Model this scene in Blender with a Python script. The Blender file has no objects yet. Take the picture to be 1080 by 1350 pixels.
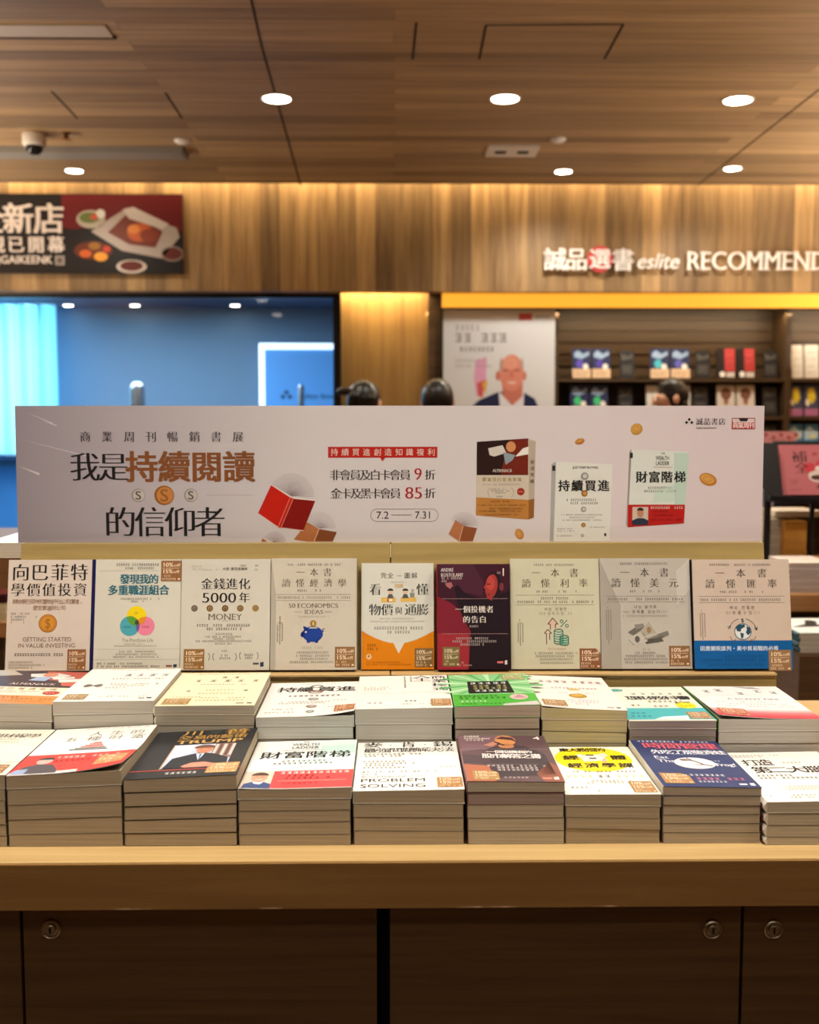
import bpy, bmesh, math, random
from mathutils import Vector, Matrix
random.seed(7)
R = math.radians
SC = bpy.context.scene
COL = SC.collection

# ------------------------------------------------------------------ camera, exposure, world
F, PITCH, YAW = 1400.0, 4.78, -0.8
CAMZ = 1.35
cam_data = bpy.data.cameras.new('camera')
cam = bpy.data.objects.new('camera', cam_data); COL.objects.link(cam)
cam.location = (0, 0, CAMZ)
cam.rotation_euler = (R(90 - PITCH), 0, R(YAW))
cam_data.sensor_fit = 'HORIZONTAL'; cam_data.sensor_width = 36; cam_data.lens = F * 36 / 1080
cam_data.clip_start = 0.05; cam_data.clip_end = 60
cam_data.dof.use_dof = True; cam_data.dof.focus_distance = 1.62; cam_data.dof.aperture_fstop = 5.6
SC.camera = cam
SC.view_settings.view_transform = 'Standard'; SC.view_settings.look = 'None'
SC.view_settings.gamma = 1.0; SC.view_settings.use_curve_mapping = False
SC.view_settings.exposure = 0.82
try:
    SC.cycles.use_denoising = True; SC.cycles.max_bounces = 8; SC.cycles.diffuse_bounces = 5
    SC.cycles.sample_clamp_indirect = 6.0
except Exception:
    pass
world = bpy.data.worlds.new('world'); SC.world = world; world.use_nodes = True
world.node_tree.nodes['Background'].inputs[0].default_value = (1, 0.86, 0.7, 1)
world.node_tree.nodes['Background'].inputs[1].default_value = 0.05
ROT = cam.rotation_euler.to_matrix()
CAM = Vector((0, 0, CAMZ))
def ray(px, py): return ROT @ Vector(((px - 540) / F, (675 - py) / F, -1))
def atY(px, py, Y):
    r = ray(px, py); return CAM + r * ((Y - CAM.y) / r.y)
def atZ(px, py, Z):
    r = ray(px, py); return CAM + r * ((Z - CAM.z) / r.z)

# ------------------------------------------------------------------ light levels
SPOT_ROW = 23        # W of each ceiling spot over the tables
SPOT_BACK = 26
WARM = (1.0, 0.925, 0.80)
CEIL = 2.73
WALL_Y = 6.5

# ------------------------------------------------------------------ materials
def lin(c):
    if isinstance(c, str): c = tuple(int(c[i:i + 2], 16) for i in (0, 2, 4))
    return tuple(((v / 255) / 12.92 if v / 255 <= .04045 else ((v / 255 + .055) / 1.055) ** 2.4) for v in c) + (1,)
MATS = {}
def M(c, rough=.5, metal=0.0, emit=0.0, spec=.3):
    """A plain principled material of an sRGB colour with a faint procedural mottling of its roughness."""
    k = ('m', c, rough, metal, emit)
    if k in MATS: return MATS[k]
    m = bpy.data.materials.new('paint_%d' % len(MATS)); m.use_nodes = True
    nt = m.node_tree; b = nt.nodes['Principled BSDF']
    b.inputs['Base Color'].default_value = lin(c); b.inputs['Roughness'].default_value = rough
    b.inputs['Metallic'].default_value = metal
    b.inputs['Specular IOR Level'].default_value = spec
    if emit:
        b.inputs['Emission Color'].default_value = lin(c); b.inputs['Emission Strength'].default_value = emit
    MATS[k] = m; return m
def nodes_of(name):
    m = bpy.data.materials.new(name); m.use_nodes = True
    nt = m.node_tree; return m, nt, nt.nodes['Principled BSDF'], nt.nodes.new, nt.links.new
def ramp(nt, stops):
    r = nt.nodes.new('ShaderNodeValToRGB'); e = r.color_ramp.elements
    while len(e) < len(stops): e.new(.5)
    for i, (p, c) in enumerate(stops): e[i].position = p; e[i].color = lin(c) if not isinstance(c, float) else (c, c, c, 1)
    return r
def wood(name, dark, light, scale, plank=None, rough=.5, order='XYZ', contrast=1.0, chips=False, groove=.5):
    """Wood with grain along the first axis of `order`; plank=(length, width) lays boards with that axis along their length."""
    m, nt, b, N, L = nodes_of(name)
    tc = N('ShaderNodeTexCoord'); sep = N('ShaderNodeSeparateXYZ'); com = N('ShaderNodeCombineXYZ')
    L(tc.outputs['Object'], sep.inputs[0])
    for i, a in enumerate(order): L(sep.outputs[a], com.inputs[i])
    mp = N('ShaderNodeMapping'); mp.inputs['Scale'].default_value = scale; L(com.outputs[0], mp.inputs['Vector'])
    no = N('ShaderNodeTexNoise'); no.inputs['Scale'].default_value = 1; no.inputs['Detail'].default_value = 7; no.inputs['Roughness'].default_value = .62; no.inputs['Distortion'].default_value = .5
    L(mp.outputs[0], no.inputs['Vector'])
    rp = ramp(nt, [(.5 - .22 / contrast, dark), (.5 + .2 / contrast, light)]); L(no.outputs['Fac'], rp.inputs[0])
    out = rp.outputs[0]
    if plank:
        br = N('ShaderNodeTexBrick'); br.offset = .37; br.inputs['Scale'].default_value = 1
        br.inputs['Brick Width'].default_value = plank[0]; br.inputs['Row Height'].default_value = plank[1]
        br.inputs['Mortar Size'].default_value = plank[2] if len(plank) > 2 else .0012
        br.inputs['Mortar Smooth'].default_value = .2
        br.inputs['Color1'].default_value = (.58, .55, .52, 1); br.inputs['Color2'].default_value = (1.32, 1.3, 1.26, 1)
        br.inputs['Mortar'].default_value = (groove * .6, groove * .55, groove * .5, 1); L(com.outputs[0], br.inputs['Vector'])
        mx = N('ShaderNodeMix'); mx.data_type = 'RGBA'; mx.blend_type = 'MULTIPLY'; mx.inputs[0].default_value = 1
        L(out, mx.inputs[6]); L(br.outputs['Color'], mx.inputs[7]); out = mx.outputs[2]
        # each board its own piece of grain
        ad = N('ShaderNodeVectorMath'); ad.operation = 'MULTIPLY_ADD'; ad.inputs[1].default_value = (7, 7, 7)
        L(br.outputs['Color'], ad.inputs[0]); L(mp.outputs[0], ad.inputs[2]); L(ad.outputs[0], no.inputs['Vector'])
    if chips:   # worn, chipped lower edge
        n2 = N('ShaderNodeTexNoise'); n2.inputs['Scale'].default_value = 9; n2.inputs['Detail'].default_value = 4; L(tc.outputs['Object'], n2.inputs['Vector'])
        r2 = ramp(nt, [(.56, 0.0), (.62, 1.0)]); L(n2.outputs['Fac'], r2.inputs[0])
        lt = N('ShaderNodeMath'); lt.operation = 'LESS_THAN'; lt.inputs[1].default_value = .0032; L(sep.outputs['Z'], lt.inputs[0])
        mu = N('ShaderNodeMath'); mu.operation = 'MULTIPLY'; L(lt.outputs[0], mu.inputs[0]); L(r2.outputs[0], mu.inputs[1])
        m3 = N('ShaderNodeMix'); m3.data_type = 'RGBA'; L(mu.outputs[0], m3.inputs[0]); L(out, m3.inputs[6]); m3.inputs[7].default_value = lin('c9ab8c'); out = m3.outputs[2]
    L(out, b.inputs['Base Color']); b.inputs['Roughness'].default_value = rough
    bp = N('ShaderNodeBump'); bp.inputs['Strength'].default_value = .12; bp.inputs['Distance'].default_value = .002
    L(no.outputs['Fac'], bp.inputs['Height']); L(bp.outputs[0], b.inputs['Normal'])
    return m
def pages(c):
    k = ('pages', c)
    if k in MATS: return MATS[k]
    m, nt, b, N, L = nodes_of('paper_edges')
    tc = N('ShaderNodeTexCoord'); mp = N('ShaderNodeMapping'); mp.inputs['Scale'].default_value = (6, 6, 1500)
    no = N('ShaderNodeTexNoise'); no.inputs['Scale'].default_value = 1; no.inputs['Detail'].default_value = 3
    L(tc.outputs['Object'], mp.inputs['Vector']); L(mp.outputs[0], no.inputs['Vector'])
    cc = tuple(int(c[i:i + 2], 16) for i in (0, 2, 4))
    rp = ramp(nt, [(.3, tuple(int(v * .84) for v in cc)), (.7, cc)]); L(no.outputs['Fac'], rp.inputs[0])
    L(rp.outputs[0], b.inputs['Base Color']); b.inputs['Roughness'].default_value = .85
    b.inputs['Specular IOR Level'].default_value = .15
    MATS[k] = m; return m

# ------------------------------------------------------------------ objects
def tag(o, label=None, cat=None, group=None, kind=None):
    if label: o['label'] = label
    if cat: o['category'] = cat
    if group: o['group'] = group
    if kind: o['kind'] = kind
    return o
def thing(name, label, cat, loc=(0, 0, 0), rot=(0, 0, 0), group=None):
    o = bpy.data.objects.new(name, None); COL.objects.link(o); o.empty_display_size = .05
    o.location = loc; o.rotation_euler = rot
    return tag(o, label, cat, group)
class MB:
    """Collects verts, faces and material slots into one mesh."""
    def __init__(s): s.v, s.f, s.m, s.mats = [], [], [], []
    def slot(s, m):
        if m not in s.mats: s.mats.append(m)
        return s.mats.index(m)
    def add(s, vs, fs, m):
        o = len(s.v); s.v += [tuple(v) for v in vs]; k = s.slot(m)
        s.f += [tuple(i + o for i in f) for f in fs]; s.m += [k] * len(fs); return s
    def box(s, x0, x1, y0, y1, z0, z1, m):
        v = [(x, y, z) for z in (z0, z1) for y in (y0, y1) for x in (x0, x1)]
        return s.add(v, [(0, 2, 3, 1), (4, 5, 7, 6), (0, 1, 5, 4), (1, 3, 7, 5), (3, 2, 6, 7), (2, 0, 4, 6)], m)
    def gridbox(s, x0, x1, y0, y1, z0, z1, nx, ny, m, m_under=None):
        vs, fs = [], []
        for z in (z0, z1):
            for j in range(ny + 1):
                for i in range(nx + 1): vs.append((x0 + (x1 - x0) * i / nx, y0 + (y1 - y0) * j / ny, z))
        n = (nx + 1) * (ny + 1); I = lambda i, j, t=0: t * n + j * (nx + 1) + i
        top = [(I(i, j, 1), I(i + 1, j, 1), I(i + 1, j + 1, 1), I(i, j + 1, 1)) for j in range(ny) for i in range(nx)]
        und = [(I(i, j), I(i, j + 1), I(i + 1, j + 1), I(i + 1, j)) for j in range(ny) for i in range(nx)]
        for i in range(nx): fs += [(I(i, 0), I(i + 1, 0), I(i + 1, 0, 1), I(i, 0, 1)), (I(i + 1, ny), I(i, ny), I(i, ny, 1), I(i + 1, ny, 1))]
        for j in range(ny): fs += [(I(0, j + 1), I(0, j), I(0, j, 1), I(0, j + 1, 1)), (I(nx, j), I(nx, j + 1), I(nx, j + 1, 1), I(nx, j, 1))]
        o = len(s.v); s.v += vs
        for ff, mm in ((top + fs, m), (und, m_under or m)):
            k = s.slot(mm); s.f += [tuple(i + o for i in f) for f in ff]; s.m += [k] * len(ff)
        return s
    def prism(s, pts, a0, a1, m, axis='x'):
        """Polygon pts extruded between a0 and a1 along axis."""
        n = len(pts)
        def P(a, p): return {'x': (a, p[0], p[1]), 'y': (p[0], a, p[1]), 'z': (p[0], p[1], a)}[axis]
        v = [P(a0, p) for p in pts] + [P(a1, p) for p in pts]
        f = [tuple(range(n))[::-1], tuple(range(n, 2 * n))] + [(i, (i + 1) % n, n + (i + 1) % n, n + i) for i in range(n)]
        return s.add(v, f, m)
    def lathe(s, prof, m, n=24, c=(0, 0, 0), axis='z'):
        """Profile [(radius, height)] turned about an axis through c."""
        vs, fs = [], []
        for r, h in prof:
            for k in range(n):
                a = 2 * math.pi * k / n; x, y = r * math.cos(a), r * math.sin(a)
                p = (x, y, h) if axis == 'z' else (x, h, y)
                vs.append((p[0] + c[0], p[1] + c[1], p[2] + c[2]))
        for i in range(len(prof) - 1):
            for k in range(n):
                k2 = (k + 1) % n; fs.append((i * n + k, i * n + k2, (i + 1) * n + k2, (i + 1) * n + k))
        fs.append(tuple(range(n))[::-1]); fs.append(tuple(range((len(prof) - 1) * n, len(prof) * n)))
        return s.add(vs, fs, m)
    def build(s, name, parent=None, fn=None, smooth=False, bevel=0, recalc=True):
        me = bpy.data.meshes.new(name)
        me.from_pydata([fn(*v) if fn else v for v in s.v], [], s.f)
        for m in s.mats: me.materials.append(m)
        me.polygons.foreach_set('material_index', s.m)
        if recalc or bevel:
            bm = bmesh.new(); bm.from_mesh(me)
            if bevel: bmesh.ops.bevel(bm, geom=bm.edges[:], offset=bevel, segments=2, affect='EDGES', profile=.6)
            if recalc: bmesh.ops.recalc_face_normals(bm, faces=bm.faces[:])
            bm.to_mesh(me); bm.free()
        if smooth: me.polygons.foreach_set('use_smooth', [True] * len(me.polygons))
        me.update()
        o = bpy.data.objects.new(name, me); COL.objects.link(o)
        if parent: o.parent = parent
        return o
def struct(mb, name, **k): return tag(mb.build(name, **k), kind='structure')

# ------------------------------------------------------------------ lettering
_cu = bpy.data.curves.new('letter', 'FONT'); _ob = bpy.data.objects.new('letter', _cu); COL.objects.link(_ob)
_cu.size = 1; _cu.resolution_u = 4
GL = {}
STY = {'r': 0.0, 'b': 0.0, 'k': 0.0, 'l': -.012, 'm': -.016, 'o': .012}      # curve offsets of the lettering weights
BOLD = {'b': [(x, y) for x in (-.018, .018) for y in (-.006, .006)], 'k': [(x, y) for x in (-.032, 0, .032) for y in (-.012, .012)], 'm': [(x, 0) for x in (-.034, -.017, 0, .017, .034)]}
def _mesh(body, off):
    _cu.body = body; _cu.offset = off
    dg = bpy.context.evaluated_depsgraph_get(); dg.update()
    me = bpy.data.meshes.new_from_object(_ob.evaluated_get(dg))
    v = [(p.co.x, p.co.y) for p in me.vertices]; f = [tuple(p.vertices) for p in me.polygons]
    bpy.data.meshes.remove(me); return v, f
def _box(v): return min(p[0] for p in v), max(p[0] for p in v), min(p[1] for p in v), max(p[1] for p in v)
_b = _box(_mesh('國', 0)[0]); CJK_H = _b[3] - _b[2]; CJK_C = (_b[3] + _b[2]) / 2
_b = _box(_mesh('H', 0)[0]); CAP = _b[3]; _hh = _box(_mesh('HH', 0)[0])[1]
def is_cjk(ch): return ord(ch) > 0x2E00
def glyph(ch, st):
    k = (ch, st)
    if k not in GL:
        v, f = _mesh(ch, STY[st])
        if is_cjk(ch):
            s = 1 / CJK_H
            b = _box(v) if v else (0, 1, 0, 1)
            cx = (b[0] + b[1]) / 2
            w = [((x - cx) * s, (y - CJK_C) * s, 0) for x, y in v]; adv = 1.0
        else:
            s = 1 / CAP
            adv = (_box(_mesh('H' + ch + 'H', 0)[0])[1] - _hh) * s
            w = [(x * s - adv / 2, (y - CAP / 2) * s, 0) for x, y in v]
        if st in BOLD:   # heavier strokes from shifted impressions; the book face has thin horizontals and thick verticals
            vv, ff = [], []
            for n_, (dx, dy) in enumerate(BOLD[st]):
                o = len(vv); vv += [(x + dx, y + dy, .06 * n_) for x, y, _ in w]; ff += [tuple(i + o for i in q) for q in f]
            w, f = vv, ff
        GL[k] = (w, f, adv)
    return GL[k]
def layout(s, width, h, st, latk=.8):
    """[(char, centre x, x scale, height)] for a line of text fitted to a width, both in metres."""
    cj = any(is_cjk(c) for c in s)
    hs = [h if is_cjk(c) or not cj else h * latk for c in s]
    ws = [(h * .95 if is_cjk(c) else glyph(c, st)[2] * hh) if c != ' ' else h * .35 for c, hh in zip(s, hs)]
    tot = sum(ws); k, gap = 1.0, 0.0
    if cj and tot < width and len(s) > 1: gap = (width - tot) / (len(s) - 1)
    else: k = width / tot
    out, x = [], 0
    for c, w, hh in zip(s, ws, hs):
        out.append((c, x + w * k / 2, k, hh)); x += w * k + gap
    return out

class Pr:
    """Print on a flat surface W x H metres: drawing coordinates run over (x0, y0)-(x1, y1) with y downwards."""
    def __init__(s, x0, y0, x1, y1, W, H):
        s.r = (x0, y0, x1, y1); s.W, s.H = W, H; s.sx = W / (x1 - x0); s.sy = H / (y1 - y0)
        s.parts = {}; s.on('cover')
    def on(s, part): s.cur = s.parts.setdefault(part, MB()); return s
    def p(s, x, y, L=1): return ((x - s.r[0]) * s.sx, (s.r[3] - y) * s.sy, L)
    def poly(s, pts, c, L=1): s.cur.add([s.p(x, y, L) for x, y in pts], [tuple(range(len(pts)))[::-1]], M(c, .45)); return s
    def rect(s, x0, y0, x1, y1, c, L=1, nx=1, ny=1):
        vs = [s.p(x0 + (x1 - x0) * i / nx, y0 + (y1 - y0) * j / ny, L) for j in range(ny + 1) for i in range(nx + 1)]
        fs = [(j * (nx + 1) + i, (j + 1) * (nx + 1) + i, (j + 1) * (nx + 1) + i + 1, j * (nx + 1) + i + 1) for j in range(ny) for i in range(nx)]
        s.cur.add(vs, fs, M(c, .45)); return s
    def cpts(s, cx, cy, rx, ry=None, n=26, a0=0, a1=360, tilt=0):
        ry = rx if ry is None else ry; t = R(tilt); o = []
        for k in range(n if a1 - a0 == 360 else n + 1):
            a = R(a0 + (a1 - a0) * k / n); x, y = rx * math.cos(a), ry * math.sin(a)
            o.append((cx + x * math.cos(t) - y * math.sin(t), cy + x * math.sin(t) + y * math.cos(t)))
        return o
    def circ(s, cx, cy, rx, c, ry=None, L=1, n=26, tilt=0): return s.poly(s.cpts(cx, cy, rx, ry, n, tilt=tilt), c, L)
    def line(s, pts, w, c, L=2):
        for (x0, y0), (x1, y1) in zip(pts, pts[1:]):
            dx, dy = x1 - x0, y1 - y0; d = math.hypot(dx, dy) or 1; nx, ny = -dy / d * w / 2, dx / d * w / 2
            s.poly([(x0 + nx, y0 + ny), (x1 + nx, y1 + ny), (x1 - nx, y1 - ny), (x0 - nx, y0 - ny)], c, L)
        return s
    def ring(s, cx, cy, r, w, c, L=2, ry=None, a0=0, a1=360, n=26):
        p = s.cpts(cx, cy, r, ry, n, a0, a1)
        return s.line(p + ([p[0]] if a1 - a0 == 360 else []), w, c, L)
    STEMS = {'R': 'l', 'E': 'l', 'D': 'l', 'M': 'lr', 'N': 'lr', 'I': 'c', 'L': 'l', 'T': 'b', 'A': 'x', 'K': 'l', 'Y': 'b', 'B': 'l', 'P': 'l', 'H': 'lr', 'U': 't'}
    def text(s, t, x0, x1, yc, h, c, st='r', L=3, latk=.8, shear=0.0):
        X0, Y, _ = s.p(x0, yc)
        hm = h * s.sy; m = M(c, .45)
        for ch, cx, k, hh in layout(t, (x1 - x0) * s.sx, hm, st, latk):
            if ch == ' ': continue
            v, f, _a = glyph(ch, st)
            s.cur.add([(X0 + cx + x * hh * k + y * hh * shear, Y + y * hh, L + dl) for x, y, dl in v], f, m)
            if st == 'm' and ch in s.STEMS and v:      # book-face capitals get serifs
                a, b = min(q[0] for q in v), max(q[0] for q in v); spots = []
                for q in s.STEMS[ch]:
                    xs = {'l': [a + .1], 'r': [b - .1], 'c': [(a + b) / 2], 'b': [(a + b) / 2], 'x': [a + .08, b - .08], 't': [a + .1, b - .1]}[q]
                    spots += [(xx, yy) for xx in xs for yy in ((-.475, .475) if q in 'lrc' else (-.475,) if q in 'bx' else (.475,))]
                for xx, yy in spots:
                    s.cur.add([(X0 + cx + (xx + dx) * hh * k, Y + (yy + dy) * hh, L + .4) for dx, dy in ((-.17, -.028), (.17, -.028), (.17, .028), (-.17, .028))], [(0, 1, 2, 3)], m)
        return s
    def vtext(s, t, xc, y0, y1, h, c, st='r', L=3):
        n = len(t)
        for i, ch in enumerate(t):
            y = y0 + (y1 - y0) * (i + .5) / n; w = h * s.sy / s.sx
            s.text(ch, xc - w / 2, xc + w / 2, y, h, c, st, L)
        return s
    def tiny(s, x0, x1, y, h, c, L=2, gaps=.08):
        """A line of print too small to read in the photograph: a row of ragged marks."""
        w = h * s.sy / s.sx * .86; x = x0; m = M(c, .5)
        while x + w * .8 <= x1:
            if random.random() > gaps:
                a, b = random.uniform(.0, .15), random.uniform(.75, .95); q = random.uniform(.5, .95)
                vs = []
                for (u0, v0, u1, v1) in ((a, -.46, b, -.32), (a + .1, -.06, b * q + .1, .08), (a, .32, b, .46), (.3 + .3 * q, -.45, .42 + .3 * q, .45)):
                    o = [s.p(x + u0 * w, y + v0 * h, L), s.p(x + u0 * w, y + v1 * h, L), s.p(x + u1 * w, y + v1 * h, L), s.p(x + u1 * w, y + v0 * h, L)]
                    s.cur.add(o, [(0, 1, 2, 3)], m)
            x += w * 1.12
        return s
    def para(s, rows, h, c, L=2):
        for x0, x1, y in rows: s.tiny(x0, x1, y, h, c, L)
        return s
    def sticker(s, x0, y0, x1, y1, c='96693f', cut=False):
        s.on('discount_sticker'); w, h = x1 - x0, y1 - y0
        k = .22
        if cut: s.poly([(x0, y0), (x0 + w * (1 - k), y0), (x1, y0 + h * k), (x1, y1), (x0, y1)], c, 5)
        else: s.rect(x0, y0, x1, y1, c, 5, 2, 2)
        t = 'f3dcc0'
        s.text('10%', x0 + w * .06, x0 + w * .6, y0 + h * .2, h * .19, t, 'b', 6); s.text('off', x0 + w * .62, x0 + w * .94, y0 + h * .22, h * .14, t, 'r', 6)
        s.rect(x0 + w * .06, y0 + h * .36, x0 + w * .9, y0 + h * .375, t, 6)
        s.text('15%', x0 + w * .06, x0 + w * .58, y0 + h * .52, h * .19, t, 'b', 6); s.text('off', x0 + w * .6, x0 + w * .9, y0 + h * .54, h * .14, t, 'r', 6)
        s.tiny(x0 + w * .06, x0 + w * .6, y0 + h * .74, h * .09, t, 6, .3); s.tiny(x0 + w * .06, x0 + w * .72, y0 + h * .89, h * .1, t, 6, .2)
        s.rect(x0 + w * .84, y0 + h * .86, x0 + w * .94, y0 + h * .93, t, 6)
        return s.on('cover')
LAY = .00011

# ------------------------------------------------------------------ books
CARD = .0006
def book(name, label, W, H, T, cover='e9e6df', spine=None, page='cfc6b4', draw=None, rect=(0, 0, 100, 140), loc=(0, 0, 0), rot=(0, 0, 0),
         tl=None, tr=None, bl=0.0, br=0.0, curl=None, inner=None, group=None, cat='book', inset=.0009, sp_draw=None, round_spine=0.0):
    """A paperback: x from the spine to the fore-edge, y from the tail to the head, z from the back cover to the front cover.
    tl/tr and bl/br: heights of top and bottom at the spine and the fore-edge. curl=(lift, from_x, from_y_down): a lifted cover corner."""
    tl = T if tl is None else tl; tr = T if tr is None else tr
    root = thing(name, label, cat, loc, rot, group)
    def lift(x, y):
        if not curl: return 0.0
        a, side, fx, fy = curl
        u = x / W if side > 0 else 1 - x / W
        return a * max(0, (u - fx) / (1 - fx)) ** 2 * max(0, 1 - (y / H) / fy) ** 1.3
    def mp(x, y, z):
        b = bl + (br - bl) * x / W; t = tl + (tr - tl) * x / W
        return (x, y, b + (t - b) * z / T)
    def mtop(x, y, z):
        q = mp(x, y, T); return (q[0], q[1], q[2] + z + lift(x, y))
    cm = M(cover, .42); sm = M(spine or cover, .42); im = M(inner or 'efece6', .6)
    g = .0003
    pb = MB().gridbox(g, W - inset, .0001, H - inset, CARD, T - CARD, 1, 1, pages(page)); pb.build('page_block', root, mp)
    c = MB()
    # back cover, spine and front cover in one wrap
    n0 = len(c.v); c.gridbox(0, W, 0, H, 0, CARD, 1, 1, cm); c.box(-CARD, 0, 0, H, 0, T, sm)
    c.v = [mp(*v) for v in c.v]
    f = MB().gridbox(0 if not round_spine else 0, W, 0, H, -CARD, 0, 12, 12, cm, im)
    f.v = [mtop(*v) for v in f.v]
    o = len(c.v); c.v += f.v
    for q, k in zip(f.f, f.m): c.f.append(tuple(i + o for i in q)); c.m.append(c.slot(f.mats[k]))
    if round_spine:
        r = round_spine; pts = [(-CARD, T - CARD)] + [(-CARD - r * math.sin(math.pi * k / 8), T - CARD - (T - 2 * CARD) * k / 8) for k in range(1, 8)] + [(-CARD, CARD)]
        c2 = MB().prism(pts, 0, H, sm, 'y'); o = len(c.v); c.v += [mp(*v) for v in c2.v]
        for q in c2.f: c.f.append(tuple(i + o for i in q)); c.m.append(c.slot(sm))
    parts = {}
    if draw:
        pr = Pr(*rect, W, H); draw(pr)
        for k, mb in pr.parts.items():
            if not mb.v: continue
            vs = [mtop(x, y, L * LAY) for x, y, L in mb.v]
            if k == 'cover':
                o = len(c.v); c.v += vs
                for q, mi in zip(mb.f, mb.m): c.f.append(tuple(i + o for i in q)); c.m.append(c.slot(mb.mats[mi]))
            else: mb.v = vs; parts[k] = mb
    if sp_draw: sp_draw(c, mp, T, H)
    c.build('cover', root, recalc=False)
    for k, mb in parts.items():
        q = mb.build(k, root, recalc=False)
        if k == 'belly_band': q['label'] = 'printed paper band around the cover'
        if k == 'discount_sticker': q['label'] = 'brown square discount sticker'
    return root

ORD = ['', 'topmost', 'second', 'third', 'fourth', 'fifth', 'sixth', 'seventh', 'eighth', 'ninth', 'tenth', 'eleventh', 'twelfth', 'thirteenth', 'fourteenth']
TABLE_Z = .7975
ROW1_Y, ROW2_Y = 1.355, 1.568
def pile(Y, xl, xr, ys, short, label, draw, depth=.205, cover='e9e6df', spine=None, page='cfc6b4', curl=None, inner=None, fill=False,
         low_cover=None, low_spine=None, sp_draw=None, odd=None, round_spine=0.0, x_right=None):
    """A pile of one title. ys: [(left y, right y)] pixel rows of the book boundaries on the pile's front, top first, measured on the photograph."""
    zs = []
    A = atY(xl, ys[0][0], Y).x; B = x_right if x_right is not None else atY(xr, ys[0][1], Y).x
    W = B - A
    for a, b in ys: zs.append([atY(xl, a, Y).z, atY(xr, b, Y).z])
    if fill:
        t = sum((zs[i][0] + zs[i][1] - zs[i + 1][0] - zs[i + 1][1]) / 2 for i in range(len(zs) - 1)) / (len(zs) - 1)
        rest = sum(zs[-1]) / 2 - TABLE_Z; n = max(1, round(rest / t))
        l, r = zs[-1]
        for i in range(1, n + 1): zs.append([l + (TABLE_Z - l) * i / n, r + (TABLE_Z - r) * i / n])
    zs[-1] = [TABLE_Z, TABLE_Z]
    grp = 'pile of ' + short
    for i in range(len(zs) - 1):
        g = .0005
        top, bot = zs[i], [zs[i + 1][0] + g, zs[i + 1][1] + g]
        if i == len(zs) - 2: bot = [TABLE_Z + .0002] * 2
        T = (sum(top) - sum(bot)) / 2; z0 = min(bot)
        kw = dict(tl=top[0] - z0, tr=top[1] - z0, bl=bot[0] - z0, br=bot[1] - z0)
        if i == 0:
            book('paperback_book', label, W, depth, T, cover, spine, page, draw, loc=(A, Y, z0), curl=curl, inner=inner, group=grp, sp_draw=sp_draw, round_spine=round_spine, **kw)
        else:
            dx, dy = random.uniform(.0002, .0016), random.uniform(-.0003, .0003)
            cv, pg = (odd[1], odd[2]) if odd and odd[0] == i else (low_cover or '8f8472', page)  # lower covers darkened to put shade lines between the books
            book('paperback_book', 'closed paperback, %s from the top, pile of %s' % (ORD[i + 1], short), W - .002, depth - .003, T, cv, low_spine or spine or '8f8472', pg, inset=.0006,
                 loc=(A + dx, Y + dy, z0), group=grp, sp_draw=sp_draw, round_spine=round_spine, **kw)

# ------------------------------------------------------------------ lamps
def area(name, loc, rot, sx, sy, power, color, spread=180):
    l = bpy.data.lights.new(name, 'AREA'); l.shape = 'RECTANGLE'; l.size = sx; l.size_y = sy; l.energy = power; l.color = color; l.spread = R(spread)
    o = bpy.data.objects.new(name, l); COL.objects.link(o); o.location = loc; o.rotation_euler = rot; return o
def spot(name, loc, power, color=WARM, size=112, blend=.7, radius=.06, rot=(0, 0, 0)):
    l = bpy.data.lights.new(name, 'SPOT'); l.energy = power; l.color = color; l.spot_size = R(size); l.spot_blend = blend; l.shadow_soft_size = radius
    o = bpy.data.objects.new(name, l); COL.objects.link(o); o.location = loc; o.rotation_euler = rot; return o
WX = lambda px, Y=WALL_Y: atY(px, 558, Y).x
WZ = lambda py, Y=WALL_Y, px=540: atY(px, py, Y).z
# unseen upward fill lights added on both sides to brighten the ceiling
UP = (1.0, .88, .72)
for sx in (-1, 1):
    area('side_ceiling_fill', (sx * 3.2, 4.4, 1.5), (R(180), R(sx * 14), 0), .3, 3.4, 112, UP)
    area('rear_ceiling_fill', (sx * 3.4, .6, 1.9), (R(180), 0, 0), .3, 3, 35, UP)
# light strips hidden in the ceiling slot, under the bulkhead and over the shelf bay
area('cove_strip_light', (0.2, 6.45, 2.90), (R(4), 0, 0), 10, .04, 52, (1, .78, .47))
area('pillar_strip_light', (-.1, 6.655, 2.26), (0, 0, 0), .85, .03, 9, (1, .80, .48))
# daylight-cold light of the corridor behind the glass
area('corridor_light', (-2.6, 8.0, 2.33), (0, 0, 0), 3.2, 1.4, 85, (.74, .88, 1.0))
area('corridor_daylight', (-4.0, 10.3, 1.72), (R(-90), 0, R(0)), 2.4, 1.2, 90, (.45, .82, 1.0))

# ------------------------------------------------------------------ room shell
ceil_m = wood('ceiling_boards', '7c603f', 'ab8b64', (1.1, 26, 26), plank=(2.6, .105, .0016), rough=.55, order='XYZ', groove=.9)
wall_m = wood('wall_boards', '6c4f2c', 'ab8a5c', (1.3, 20, 20), plank=(5.0, .115, .0014), rough=.5, order='ZXY', groove=.9)
pillar_m = wood('pillar_veneer', '7c5a2c', 'a07b42', (1.2, 30, 30), rough=.5, order='ZXY')
dark_m = wood('dark_veneer', '3a2815', '574026', (1.5, 40, 40), rough=.5)
plain_m = M('8d7357', .8)
struct(MB().box(-6, 6, -3, 9.9, -.1, 0, wood('floor_boards', '5c4430', '82664a', (1.2, 22, 22), plank=(1.4, .12), rough=.4)), 'floor')
struct(MB().box(-6, 6, -3, 6.28, CEIL, CEIL + .08, ceil_m), 'ceiling')
struct(MB().box(-6, 6, WALL_Y, 6.60, WZ(384), 3.05, wall_m), 'wall_back')
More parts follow.
